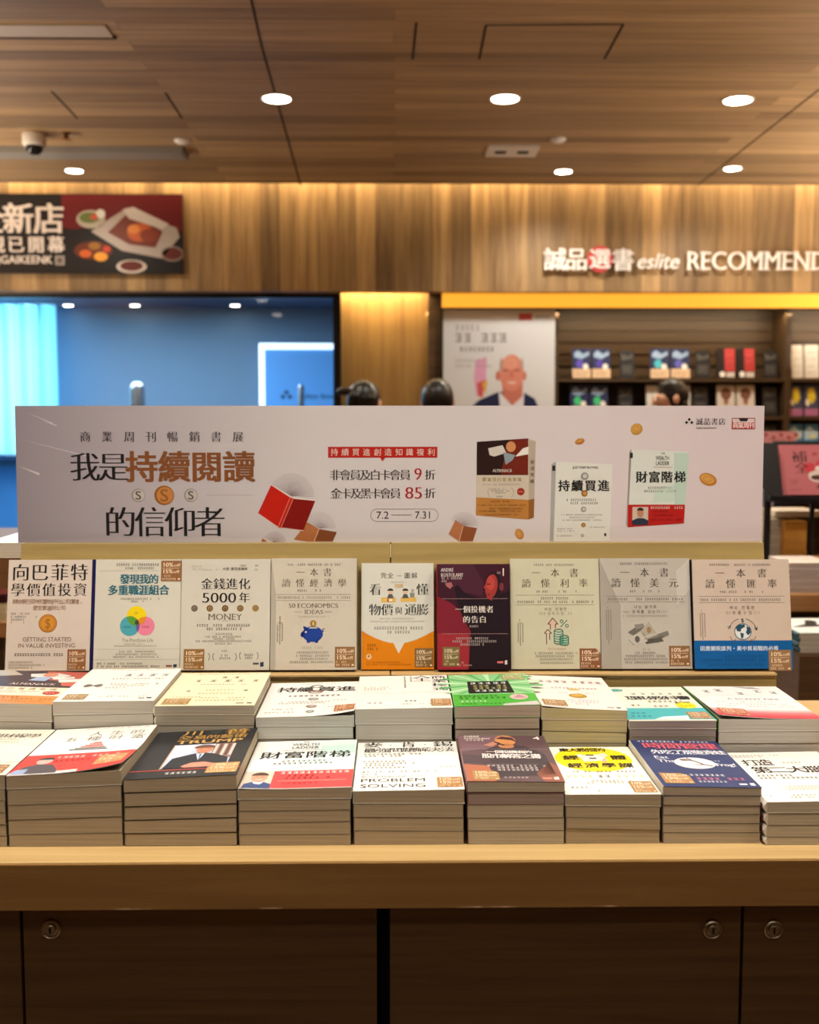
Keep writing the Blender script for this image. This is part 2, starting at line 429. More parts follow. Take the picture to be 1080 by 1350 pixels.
struct(MB().box(-6, 6, 6.2, 6.7, 3.05, 3.12, plain_m), 'trim_1')
struct(MB().box(-6.1, -6, -3, 9.9, 0, 3.1, plain_m), 'wall_left')
struct(MB().box(6, 6.1, -3, 9.9, 0, 3.1, plain_m), 'wall_right')
struct(MB().box(-6, 6, -3.1, -3, 0, 3.1, wood('rear_boards', '6b4b2a', '96703f', (1.3, 20, 20), plank=(3, .14), order='ZXY')), 'wall_rear')
# panel joints that run along and across the ceiling
def joint(n, pts):
    mb = MB()
    for (a, b) in zip(pts, pts[1:]):
        A, B = atZ(*a, CEIL), atZ(*b, CEIL); d = (B - A).normalized(); nn = Vector((-d.y, d.x, 0)) * .004
        mb.prism([(p.x, p.y) for p in (A + nn, B + nn, B - nn, A - nn)], CEIL - .0015, CEIL + .001, M('2a1a0e', .8), 'z')
    struct(mb, 'trim_%d' % n)
joint(2, [(327, -20), (345, 60), (397, 246)])
joint(3, [(1110, 98), (1080, 118), (920, 244)])
joint(4, [(632, 78), (641, 33), (822, 32), (797, 78)])
joint(5, [(549, 30), (544, 78)])
joint(6, [(68, 120), (102, 156)]); joint(7, [(218, 122), (240, 156)])

# pillar under the bulkhead
PX = lambda px, Y=6.74: atY(px, 558, Y).x
pil = MB().box(PX(450), PX(565), 6.74, 7.3, 0, 2.4, pillar_m)
struct(pil, 'wall_pillar')
struct(MB().box(PX(564), PX(585), 6.70, 7.3, 0, 2.4, dark_m), 'trim_8')
struct(MB().box(PX(565, 6.6), 6, 6.60, 7.3, WZ(384, 6.6), 2.4, dark_m), 'trim_9')          # soffit above the shelf bay
# slatted back of the shelf bay
SB = 6.98
sl = MB().box(PX(583), 6, SB + .012, SB + .10, 0, 2.4, dark_m)
slat_m = wood('slat_veneer', '3a2917', '553f27', (1.4, 30, 30), rough=.5)
z = .3
while z < 2.2:
    sl.box(PX(583), 6, SB, SB + .013, z, z + .055, slat_m); z += .075
struct(sl, 'wall_shelf_bay')
# corridor behind the glass
struct(MB().box(-3.06, PX(447), 9.5, 9.6, 0, 2.5, M('66829b', .75)), 'wall_corridor')
struct(MB().box(-6, -3.07, 9.42, 9.6, 0, 1.02, M('3f86c8', .6)), 'wall_parapet')
struct(MB().box(-6, -3.0, 9.36, 9.44, 1.02, 1.07, M('35587c', .5)), 'trim_10')
struct(MB().box(-6, PX(447), 6.66, 10.6, 2.36, 2.44, M('2b4a70', .7)), 'trim_11')
struct(MB().box(PX(447), PX(450), 6.75, 9.6, 0, 2.44, M('3c5068', .7)), 'wall_corridor_side')
struct(MB().box(-6, -4.0, 10.6, 10.7, 0, 2.5, M('cfe6f5', .7)), 'wall_corridor_end')

# glass front
fm = M('17130f', .4); gm = M('6d6660', .35, .6)
win = MB().box(-6, PX(450, 6.62), 6.62, 6.70, WZ(393, 6.62), WZ(384, 6.62) + .02, fm)
win.box(-6, PX(450, 6.61), 6.605, 6.62, WZ(388, 6.61), WZ(384, 6.61) + .012, gm)
win.box(PX(440, 6.62), PX(450, 6.62), 6.62, 6.70, 0, WZ(393, 6.62), fm)
win.box(-6, PX(440, 6.62), 6.62, 6.70, 0, .08, fm)
w = struct(win, 'window_1')
gl, nt, b, N, L = nodes_of('clear_glass')
nt.nodes.remove(b); tr = N('ShaderNodeBsdfTransparent'); tr.inputs[0].default_value = (.93, .97, 1, 1); go = N('ShaderNodeBsdfGlossy'); go.inputs['Roughness'].default_value = .02
fr = N('ShaderNodeFresnel'); fr.inputs[0].default_value = 1.35; mx = N('ShaderNodeMixShader'); L(fr.outputs[0], mx.inputs[0]); L(tr.outputs[0], mx.inputs[1]); L(go.outputs[0], mx.inputs[2]); L(mx.outputs[0], nt.nodes['Material Output'].inputs[0])
MB().box(-6, PX(440, 6.62), 6.655, 6.663, .08, WZ(393, 6.62), gl).build('glass_pane', w)

# ------------------------------------------------------------------ ceiling fittings
lens_m = M('fff0d8', .4, 0, 14)
def downlight(x, y, z, r, label, group, power, name='ceiling_downlight', cone=112):
    t = thing(name, label, 'ceiling light', (x, y, z), group=group)
    MB().lathe([(r * .86, 0), (r * 1.0, -.004), (r * 1.0, -.001), (r, 0.0)], M('d8d0c4', .4), 28).build('rim', t, smooth=True)
    MB().lathe([(r * .84, -.0015), (r * .84, -.0035), (r * .5, -.0045)], lens_m, 28).build('lens', t)
    if power:
        s = spot('downlight_lamp', (0, 0, -.03), power, size=cone); s.parent = t
    return t
for (px, py), lab in (((365, 130), 'round recessed ceiling light on the long ceiling joint, largest near the dome camera'),
                      ((666, 130), 'round recessed ceiling light in the middle of the front row of three'),
                      ((973, 132), 'round recessed ceiling light at the end of the front row, beside the slanting joint')):
    q = atZ(px, py, CEIL); downlight(q.x, q.y, CEIL, .068, lab, 'recessed ceiling lights', SPOT_BACK)
for (px, py), lab in (((98, 225), 'small round ceiling light behind the dome camera, close to the food poster wall'),
                      ((743, 226), 'small round ceiling light behind the white ceiling plate, close to the wood wall'),
                      ((966, 222), 'small round ceiling light near the wood wall, above the word RECOMMEND')):
    q = atZ(px, py, CEIL); downlight(q.x, q.y, CEIL, .052, lab, 'recessed ceiling lights', SPOT_BACK * (.45 if px < 200 else 1.15), cone=158)
# the same grid carries on over the tables, above the view
for yy, pw in ((2.95, SPOT_BACK * 1.6), (1.12, SPOT_ROW * 1.9), (-.4, SPOT_ROW * .35)):
    for i, xx in enumerate((-1.5, -.53, .43, 1.42)):
        downlight(xx, yy, CEIL, .068, 'round recessed ceiling light above the view, over the book tables', 'recessed ceiling lights over the tables', pw)
for px, py, r, lab in ((240, 185, .036, 'small white round smoke detector near the grey track'), (736, 183, .036, 'small white round smoke detector beside the white vent plate')):
    q = atZ(px, py, CEIL); t = thing('smoke_detector', lab, 'smoke detector', q)
    MB().lathe([(r, 0), (r, -.008), (r * .7, -.016), (r * .3, -.018)], M('e6ded4', .5), 24).build('body', t, smooth=True)
    MB().lathe([(r * 1.1, 0), (r * 1.1, -.003), (r, -.004)], M('cfc6ba', .5), 24).build('base_plate', t)
q = atZ(45, 176, CEIL); t = thing('dome_camera', 'white dome security camera with dark lens on the wood ceiling', 'security camera', q)
MB().lathe([(.052, 0), (.056, -.01), (.056, -.05), (.05, -.06)], M('d9cdbd', .45), 28).build('housing', t, smooth=True)
MB().lathe([(.04, -.06), (.04, -.07), (.036, -.083), (.024, -.095), (.008, -.1)], M('1d1c1e', .1), 24).build('lens_dome', t, smooth=True)
q = atZ(87, 175, CEIL); t = thing('sprinkler_head', 'small brass sprinkler beside the white dome camera', 'sprinkler', q)
MB().lathe([(.022, 0), (.022, -.004), (.012, -.006), (.012, -.03)], M('6b4520', .4, .6), 18).build('stem', t); MB().lathe([(.026, -.032), (.026, -.036), (.01, -.04)], M('b98a55', .4, .6), 18).build('deflector', t)
a, b2, c2 = atZ(640, 204, CEIL), atZ(717, 191, CEIL), atZ(649, 191, CEIL)
t = thing('vent_plate', 'white rectangular ceiling vent plate with two dark slots', 'vent', (a.x, a.y, CEIL))
wv, dv = b2.x - c2.x, b2.y - a.y
MB().box(0, wv, 0, dv, -.012, 0, M('d6cdc2', .5)).build('plate', t)
for i in (0, 1):
    MB().box(wv * (.16 + .44 * i), wv * (.38 + .44 * i), dv * .35, dv * .62, -.0135, -.011, M('2a2622', .7)).build('slot', t)
a, b2 = atZ(150, 49, CEIL), atZ(136, 32, CEIL)
t = thing('ceiling_slot_panel', 'long pale ceiling access strip at the top edge of the view', 'ceiling panel', (a.x, a.y, CEIL))
MB().box(-1.6, 0, 0, b2.y - a.y, -.006, 0, M('b9a998', .5)).build('panel', t); MB().box(-1.6, .012, -.012, 0, -.009, 0, M('4a3424', .6)).build('edge_trim', t)
a, b2 = atZ(248, 203, CEIL), atZ(248, 193, CEIL)
t = thing('ceiling_track', 'long grey ceiling track running behind the dome camera', 'ceiling track', (a.x, a.y, CEIL))
MB().box(-3, 0, 0, b2.y - a.y, -.03, 0, M('8d8780', .4, .3)).build('rail', t); MB().box(-.012, .004, -.004, b2.y - a.y + .004, -.034, 0, M('6d6761', .5)).build('end_cap', t)

# ------------------------------------------------------------------ display table
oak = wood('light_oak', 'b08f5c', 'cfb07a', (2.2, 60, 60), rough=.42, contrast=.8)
oak_front_shaded = wood('oak_edge_shaded', '7a582c', '95703c', (2.2, 60, 60), rough=.5, contrast=.8, chips=True)  # front coloured darker than the top to carry its shade
TF = 1.3045
SLAB = .0615
# (object axes of the worktop start at its underside so that the wear sits on its lower edge)
wt = thing('worktop', 'long pale oak worktop carrying the rows of piled books', 'worktop', (0, 0, TABLE_Z - SLAB))
MB().box(-1.6, 1.6, TF, 2.075, 0, SLAB, oak).build('top_board', wt, bevel=.0012)
MB().box(-1.6, 1.6, TF - .004, TF, .0004, SLAB - .0012, oak_front_shaded).build('front_edge', wt, bevel=.0008)
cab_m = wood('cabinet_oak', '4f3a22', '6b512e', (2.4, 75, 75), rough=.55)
CF = TF + .028
CX = lambda px: atY(px, 1275, CF).x
def lock(door, x, z):
    g = lambda c, r=.3: M(c, r, .9)
    mb = MB()
    mb.lathe([(.0125, 0), (.0125, -.002), (.0108, -.0035), (.0095, -.0022), (.0092, -.001)], g('b0a48f'), 30, (x, CF - .0005, z), 'y')
    mb.lathe([(.0072, 0), (.0072, -.0042), (.0064, -.0048)], g('8d8372', .35), 26, (x, CF - .0005, z), 'y')
    mb.box(x - .0012, x + .0012, CF - .0056, CF - .005, z - .004, z + .004, M('050403', .8))
    o = mb.build('lock', door, smooth=False); o['label'] = 'round nickel cylinder lock'; return o
def cabinet(label, x0, x1, doors):
    t = thing('table_cabinet', label, 'cabinet', (0, 0, 0), group='cabinets under the oak worktop')
    ct = TABLE_Z - SLAB - .0006
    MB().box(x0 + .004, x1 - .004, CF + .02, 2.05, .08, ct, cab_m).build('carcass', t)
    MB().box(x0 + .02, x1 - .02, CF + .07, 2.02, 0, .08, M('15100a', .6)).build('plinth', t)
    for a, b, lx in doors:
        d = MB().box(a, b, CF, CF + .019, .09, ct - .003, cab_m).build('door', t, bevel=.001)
        if lx is not None: lock(d, CX(lx), atY(lx, 1225, CF).z)
cabinet('oak cabinet under the worktop showing one lock, below the black book pile', CX(30) - .80, CX(497), [(CX(30) - .79, CX(28), None), (CX(32), CX(497), 69)])
cabinet('oak cabinet under the worktop with two locks on either side of a door seam', CX(514), CX(978) + .8, [(CX(514), CX(975.5), 938), (CX(979.5), CX(978) + .79, 1018)])

MB().box(CX(497) + .0042, CX(514) + .0035, CF + .03, CF + .05, .08, TABLE_Z - SLAB - .001, M('0b0806', .8)).build('gap_shade_strip', bpy.data.objects['table_cabinet'])  # black strip added in the gap to stand for its dark shade
# ------------------------------------------------------------------ riser in the middle of the table
LEDGE_Z, PAN_Y, LEAN = .920, 1.832, 11.0
BF = 1.793
Lr = R(LEAN)
ris_m = wood('riser_oak', '8a7442', 'ab935a', (2.0, 50, 50), rough=.5, contrast=.7)
rise_top = atY(540, 716.5, 1.875).z
PT = PAN_Y + (rise_top - LEDGE_Z) * math.tan(Lr)
rx0, rx1, rs = atY(28, 716, PT).x, atY(1007, 716, PT).x, atY(515, 728, PT).x
t = thing('display_riser', 'wooden stepped riser on the worktop that the standing books lean against', 'display stand', (0, 0, TABLE_Z + .0003))
zz = lambda v: v - TABLE_Z
for x0, x1 in ((rx0, rs - .0012), (rs + .0012, rx1)):
    MB().prism([(BF, 0), (BF, zz(LEDGE_Z) - .003), (2.06, zz(LEDGE_Z) - .003), (2.06, 0)], x0, x1, ris_m).build('base', t)
    MB().prism([(BF - .003, zz(LEDGE_Z) - .003), (BF - .003, zz(LEDGE_Z)), (2.06, zz(LEDGE_Z)), (2.06, zz(LEDGE_Z) - .003)], x0, x1, oak).build('ledge', t)
    MB().prism([(PAN_Y, zz(LEDGE_Z)), (PT, zz(rise_top)), (PT + .11, zz(rise_top)), (PT + .11, zz(LEDGE_Z))], x0, x1, ris_m).build('back_panel', t)
MB().box(rs - .001, rs + .001, PT - .0055, PT - .0008, zz(rise_top) - .024, zz(rise_top) - .001, M('d9cba8', .5)).build('joint_clip', t)

# ------------------------------------------------------------------ banner board
BY = PT + .02
p0, p1 = atY(24, 716.5, BY), atY(1009, 536, BY)
BW, BH = p1.x - p0.x, p1.z - p0.z
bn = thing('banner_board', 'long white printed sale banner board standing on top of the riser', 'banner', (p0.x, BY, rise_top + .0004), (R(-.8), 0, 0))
bm_, nt, b, N, L = nodes_of('banner_face')
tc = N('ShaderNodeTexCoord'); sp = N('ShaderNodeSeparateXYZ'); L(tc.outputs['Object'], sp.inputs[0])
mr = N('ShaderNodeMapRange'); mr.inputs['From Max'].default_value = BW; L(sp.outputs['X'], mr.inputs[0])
rp = ramp(nt, [(0, '8d8691'), (.14, 'a8a1aa'), (.4, 'cbc6c9'), (.75, 'd6ccd0'), (1, 'd3c5cb')]); L(mr.outputs[0], rp.inputs[0]); L(rp.outputs[0], b.inputs['Base Color']); b.inputs['Roughness'].default_value = .38  # base colour runs from darker grey at left to paler at right
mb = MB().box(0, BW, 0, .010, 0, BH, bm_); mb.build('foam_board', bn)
P = Pr(24, 536, 1009, 716.5, BW, BH); P.on('print')
BK, BR_ = '1c1a1c', '7c4a28'
P.text('商業周刊暢銷書展', 109, 321, 577, 13, '3a3638', 'm')
P.text('我是', 97, 168, 617, 36, BK, 'm'); P.text('持續閱讀', 170, 334, 617, 38, BR_, 'k'); P.text('的信仰者', 141, 294, 690, 38, BK, 'm')
for cx, r, c, c2 in ((183, 9, '8d8884', 'b7b2ad'), (217, 13, '8a5a2e', 'b9793f'), (252, 9, '8d8884', 'b7b2ad')):
    P.circ(cx, 654, r, c); P.circ(cx + r * .08, 654, r * .84, c2, L=2); P.text('S', cx - r * .45, cx + r * .45, 654, r * 1.2, c if r > 10 else '4a4644', 'b', 3)
P.rect(100, 653.5, 161, 654.3, 'a59da3'); P.rect(272, 653.5, 334, 654.3, 'a59da3')
def openbook(x, y, s, c1, c2, ang=0):
    q = lambda u, v: (x + u * s, y + v * s)
    for k in range(0, 34):
        a = R(200 + 150 * k / 33 + 12); P.line([q(.2, -.2), q(.2 + 30 * math.cos(a) , -.2 + 30 * math.sin(a))], .5, '9c8f95', 1)
    P.poly([q(-26, -15), q(0, 2), q(-17, 42), q(-44, 23)], c1, 2); P.poly([q(3, 3), q(32, 6), q(16, 46), q(-14, 43)], c2, 2)
    P.poly([q(0, 2), q(3, 3), q(-14, 43), q(-17, 42)], c1, 3); P.line([q(-1, 1.5), q(-18, 42)], .7, 'd98d78', 4); P.line([q(3, 3), q(-14, 43)], .7, 'd98d78', 4)
    P.line([q(-26, -15), q(0, 2), q(3, 3), q(32, 6)], 1.1, 'e6d5d0', 3); P.line([q(-44, 23), q(-17, 42), q(16, 46)], .9, 'e2c5bd', 3)
openbook(384, 655, 1.0, 'b81c0e', '7c0f0a')
def clipy(pts, y=715.6):
    out = []
    for (a, b) in zip(pts, pts[1:] + pts[:1]):
        if a[1] <= y: out.append(a)
        if (a[1] - y) * (b[1] - y) < 0:
            k = (y - a[1]) / (b[1] - a[1]); out.append((a[0] + k * (b[0] - a[0]), y))
    return out
def cutbook(pl, pr_, spx, c1, c2, cx, cy, r):
    for k in range(30):
        a = R(200 + 150 * k / 29 + 8); P.line([(cx, cy), (cx + r * math.cos(a), cy + r * math.sin(a))], .4, 'aca0a4', 1)
    P.poly(clipy(pl), c1, 2); P.poly(clipy(pr_), c2, 2); P.line(spx, .8, 'e0b79c', 3)
cutbook([(405, 690), (421, 699), (414, 717), (387, 713)], [(421, 699), (444, 703), (438, 717), (414, 717)], [(420.5, 698.5), (414, 715.5)], 'a8693f', '7a4527', 421, 698, 22)
cutbook([(346, 711), (352, 715.6), (344, 715.6)], [(352, 715.6), (353, 715.6), (352, 715)], [(346, 711), (352, 715)], '8a5530', '7a4527', 362, 717, 15)
cutbook([(601, 687), (612, 695), (606, 716), (592, 706)], [(612, 695), (630, 698), (624, 716), (606, 716)], [(611.5, 694.5), (606, 715.5)], 'b0704a', '8a4f30', 612, 695, 19)
P.rect(433, 590, 577, 604.5, 'b0211c'); P.poly([(501, 604), (508.5, 604), (504.7, 609.5)], 'b0211c'); P.text('持續買進創造知識複利', 437, 573, 597.3, 9, 'e6cfc4', 'r')
P.text('非會員及白卡會員', 436, 541, 627.5, 13.5, '2a2526', 'm'); P.text('9', 546, 557, 626, 15.5, 'a3201e', 'm', 3); P.text('折', 561, 574, 627.5, 13, '2a2526', 'm')
P.text('金卡及黑卡會員', 437, 528, 652, 13.5, '2a2526', 'm'); P.text('85', 534, 558, 651, 15.5, 'a3201e', 'm'); P.text('折', 561, 574, 652, 13, '2a2526', 'm')
P.text('7.2', 496, 513, 680.5, 9.5, '3a3436', 'r'); P.text('7.31', 547, 570, 680.5, 9.5, '3a3436', 'r'); P.rect(516, 680, 543, 680.9, '6a6364')
P.line([(497, 672.5), (570, 672.5)], .8, '8f8889'); P.line([(497, 689), (570, 689)], .8, '8f8889'); P.ring(497, 680.7, 8.2, .8, '8f8889', a0=90, a1=270); P.ring(570, 680.7, 8.2, .8, '8f8889', a0=-90, a1=90)
# three pictured books
P.poly([(629, 583.5), (697, 579), (707, 582), (705, 684), (698, 686.5), (628, 681)], 'c9bdae'); P.poly([(629, 583.5), (697, 579), (697, 627.5), (629, 627.5)], '2a1614', 2)
P.poly([(672, 580.8), (697, 579.5), (697, 627), (660, 627)], '6e2416', 3); P.poly([(644, 592), (663, 588), (668, 598), (652, 603), (646, 601)], 'cfc6be', 4); P.circ(674, 590, 6.5, 'c98a5a', 7, 4); P.poly([(690, 592), (697, 590), (697, 600), (680, 603)], 'e4dfd9', 4); P.poly([(664, 597), (680, 601), (676, 608), (667, 614)], '8a97a0', 5)
P.text('ALMANACK', 650, 676, 621.5, 4, 'd8cfc4', 'm', 5)
P.text('窮查理的普通常識', 636.5, 688, 633.5, 5, 'a08d52', 'r', 3); P.tiny(637, 687, 640, 2, '8d857a'); P.para([(648, 668, 646), (648, 673, 648.5), (654, 668, 651), (655, 666, 656)], 1.6, '6d655c')
P.ring(648, 650.5, 4, .7, '9b948a', a0=100, a1=260, ry=6); P.ring(674, 650.5, 4, .7, '9b948a', a0=-80, a1=80, ry=6); P.circ(687.5, 649.5, 5, '9c2f22', L=3); P.tiny(684, 691, 649.5, 1.7, 'd9b7a8', 4)
P.poly([(628.5, 657), (698, 660.5), (698, 686.5), (628, 681)], 'b57b3c', 3); P.poly([(698, 660.5), (705.5, 659), (705, 684), (698, 686.5)], '8e5c2b', 3)
P.para([(648, 673, 662.5), (631, 694, 667.5), (646, 690, 672), (632, 690, 675.5), (640, 684, 680)], 2.2, '6b3f18', 5); P.poly([(698, 581), (706.5, 583), (705.5, 659), (698, 660)], 'b3a596', 3); P.vtext('普通常識', 702.3, 606, 640, 5, '6d5a3c', 'r', 5)
P.poly([(734, 609.5), (809, 613.5), (806, 715.6), (731, 715.6)], 'dadad4'); P.poly([(728, 613), (734, 609.5), (731.5, 715.6), (726.5, 715.6)], 'a7a5a2', 2); P.rect(729, 615, 733, 622, '2a2a2e', 3)
P.text('JUST KEEP BUYING', 756, 790, 617.5, 3, '55504c', 'b'); P.text('持續買進', 738, 804, 642, 14, '1b1a1a', 'k')
for x, y, r, c in ((772, 629, 5, '8f8e8b'), (772, 652, 4.2, '9c6c35'), (771, 673, 3.6, '9a9a96'), (771, 694, 3, 'a0723e'), (770, 708, 2.2, '9a9a96')): P.circ(x, y, r, c, L=5); P.circ(x + .3, y, r * .6, 'c4c2bd' if c[0] in '89' and c[2] in '89' else 'c08e50', L=6)
P.para([(748, 792, 660.5), (753, 790, 665)], 3, '2f2b2b'); P.para([(741, 797, 680.5), (752, 787, 684), (743, 796, 687.5)], 1.7, '6d6866'); P.para([(736, 757, 699), (736, 760, 702), (736, 756, 708.5), (780, 800, 697)], 1.5, '6d6866'); P.rect(799, 705, 801.5, 709, '33343c', 3)
P.poly([(834, 593.5), (910, 597), (905, 692), (830, 697)], 'd5d9d4'); P.poly([(831, 596), (834, 593.5), (830, 697), (828, 694)], '98908c', 2); P.rect(831.5, 598, 835.5, 605, '2a2a2e', 3)
P.poly([(890, 598), (910, 598.5), (906, 667), (892, 667)], 'b9d0c4', 2); P.poly([(866, 648), (892, 640), (892, 662), (862, 664)], 'c4d6cb', 2)
P.text('THE', 873, 878, 599, 2.2, '3a3435', 'b'); P.text('WEALTH', 866, 884, 605, 5, '2f2a2b', 'b'); P.text('LADDER', 866, 884, 612, 5, '2f2a2b', 'b'); P.rect(863, 617, 887, 617.6, 'b06a62', 3)
P.text('財富階梯', 841, 905, 630.5, 14, '1b1a1a', 'k'); P.para([(856, 889, 644.5), (851, 895, 649)], 3, '35302f')
P.poly([(830, 667), (906, 667), (905, 692), (830, 697)], 'b3201d', 3); P.rect(836, 670, 857, 694, 'c9b8ac', 4); P.poly([(836, 694), (836, 688), (843, 685), (851, 685), (857, 688), (857, 694)], '2a3347', 5); P.circ(846.5, 678, 4.4, 'b98468', 6.2, 6); P.poly(P.cpts(846.5, 675, 4.6, 4.2, 12, 180, 360), '3a2a22', 7)
P.para([(860, 903, 671)], 3, 'f0d8cf', 5); P.para([(863, 884, 676), (863, 890, 681), (860, 902, 687)], 2.4, '6e0f0e', 5)
for x, y, rx, ry, tl, c in ((765, 583, 6.5, 4, -15, 'b06a34'), (840, 567, 8, 7.5, -30, 'b98a38'), (936, 633.5, 12, 8, 22, 'b5762f'), (686, 706, 5.5, 7.5, -25, 'b8783c')):
    P.circ(x, y, rx, c, ry, 2, tilt=tl); P.circ(x - .8, y - .8, rx * .78, 'cf9c52', ry * .72, 3, tilt=tl); P.ring(x - .6, y - .6, rx * .5, .8, c, 4, ry * .45)
for dx, dy in ((909.5, 554), (906, 558), (913, 558)): P.poly([(dx, dy - 2.1), (dx + 2.2, dy), (dx, dy + 2.1), (dx - 2.2, dy)], '1c1b1d', 3)
P.text('誠品書店', 919, 957, 557, 8.5, '242226', 'm'); P.text('eslite bookstore', 919, 946, 565, 2.4, '3a3639', 'b', shear=.2)
P.rect(966, 552, 997, 567, '8e2420', 2); P.rect(967, 553, 996, 566, 'd3c3c3', 3); P.rect(967, 558, 996, 566, 'b3302b', 4); P.text('商業周刊', 967.5, 995.5, 562, 7, 'ecdcdc', 'b', 5); P.poly([(975, 552.3), (988, 552.3), (986, 556.5), (977, 556.5)], '2a2224', 5)
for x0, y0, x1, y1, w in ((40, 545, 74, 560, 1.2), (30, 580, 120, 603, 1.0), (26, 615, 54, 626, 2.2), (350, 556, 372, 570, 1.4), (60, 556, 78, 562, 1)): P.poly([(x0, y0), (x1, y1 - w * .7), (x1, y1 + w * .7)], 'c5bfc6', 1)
pm = P.parts['print']; pm.v = [(x, -L * LAY, y) for x, y, L in pm.v]; pm.build('printed_front', bn, recalc=False)

# ------------------------------------------------------------------ covers of the standing books (drawing coordinates: see each rect)
K0, K1, GR = '1f1b1b', '5f564e', '8a8076'
def lens(c1, c2, n=40):
    (x1, y1, r1), (x2, y2, r2) = c1, c2; out = []
    a = [(x1 + r1 * math.cos(2 * math.pi * k / n), y1 + r1 * math.sin(2 * math.pi * k / n)) for k in range(n)]
    b = [(x2 + r2 * math.cos(2 * math.pi * k / n), y2 + r2 * math.sin(2 * math.pi * k / n)) for k in range(n)]
    pts = [p for p in a if math.hypot(p[0] - x2, p[1] - y2) <= r2] + [p for p in b if math.hypot(p[0] - x1, p[1] - y1) <= r1]
    mx, my = sum(p[0] for p in pts) / len(pts), sum(p[1] for p in pts) / len(pts)
    return sorted(pts, key=lambda p: math.atan2(p[1] - my, p[0] - mx))
def c_value(P):
    P.text('向巴菲特', 130, 955, 215, 180, K0, 'm'); P.text('學價值投資', 122, 950, 410, 140, K0, 'm')
    P.text('開始學巴菲特和蒙格評估公司價值，', 135, 925, 542, 52, '96755c', 'r'); P.text('便宜買進好公司', 365, 725, 612, 52, '96755c', 'r')
    P.para([(120, 330, 675), (120, 300, 710), (395, 415, 712), (120, 285, 742), (120, 170, 773), (258, 280, 773)], 20, K1)
    P.circ(535, 785, 103, 'a8692c'); P.circ(535, 783, 90, 'cf8f35', L=2); P.ring(535, 783, 78, 7, 'b8782c', 3); P.text('$', 500, 570, 783, 105, 'a0642a', 'r', 4)
    P.text('GETTING STARTED', 258, 805, 962, 46, '7d6250', 'r'); P.text('IN VALUE INVESTING', 210, 850, 1030, 46, '7d6250', 'r')
    P.tiny(175, 760, 1132, 30, '3a3130', 3, .06); P.para([(115, 390, 1215), (115, 520, 1247), (115, 390, 1277)], 20, K1)
    P.sticker(765, 1074, 970, 1300, '8f5f38')
def c_career(P):
    P.rect(35, 60, 76, 1290, '12134a', 1, 1, 1)
    P.para([(305, 795, 118)], 26, K0); P.para([(405, 725, 158)], 24, K0)
    P.text('發現我的', 355, 775, 282, 100, '1b6477', 'k'); P.text('多重職涯組合', 225, 897, 405, 104, '1b6477', 'k')
    P.para([(360, 710, 500), (780, 800, 500), (480, 560, 530), (605, 625, 530)], 20, K1)
    A, B, C = (545, 690, 110), (472, 802, 110), (645, 802, 104)
    P.circ(*A, 'e9cf16', n=40); P.circ(*B, '4ba3b4', L=2, n=40); P.circ(*C, 'e27f9c', L=3, n=40)
    P.poly(lens(A, B), '5d9a3a', 4); P.poly(lens(A, C), 'd98a2c', 5); P.poly(lens(B, C), '6a5a96', 6); P.poly([(533, 742), (556, 728), (578, 768), (560, 790), (527, 778)], '3f4a33', 7)
    P.tiny(520, 575, 657, 22, '8f7d12', 6); P.tiny(380, 500, 812, 22, '245f6f', 6); P.tiny(605, 700, 812, 22, '9c4561', 6)
    P.text('The Portfolio Life', 385, 740, 958, 40, '6a625a', 'l'); P.para([(415, 660, 1000)], 14, GR); P.para([(300, 780, 1022)], 16, GR)
    for y in (187, 1055, 1170): P.rect(90 if y > 200 else 110, y, 1020 if y > 200 else 780, y + 3, 'a39c90', 1)
    P.para([(355, 510, 1083), (540, 765, 1083), (320, 575, 1113), (600, 780, 1113), (295, 450, 1142), (470, 805, 1142)], 19, K1)
    P.para([(115, 340, 1215), (370, 630, 1215)], 20, K0); P.tiny(115, 830, 1247, 22, K0, 2, .1); P.rect(885, 1232, 952, 1252, '7c4a4c', 2); P.poly([(965, 1225), (1005, 1222), (1005, 1255), (965, 1258)], '26324d', 2)
    P.sticker(808, 75, 1034, 304, '8c603c')
def laurel(P, x0, x1, y, ry, c):
    P.ring(x0 + ry * .5, y, ry * .55, 9, c, ry=ry, a0=110, a1=250, n=9); P.ring(x1 - ry * .5, y, ry * .55, 9, c, ry=ry, a0=-70, a1=70, n=9)
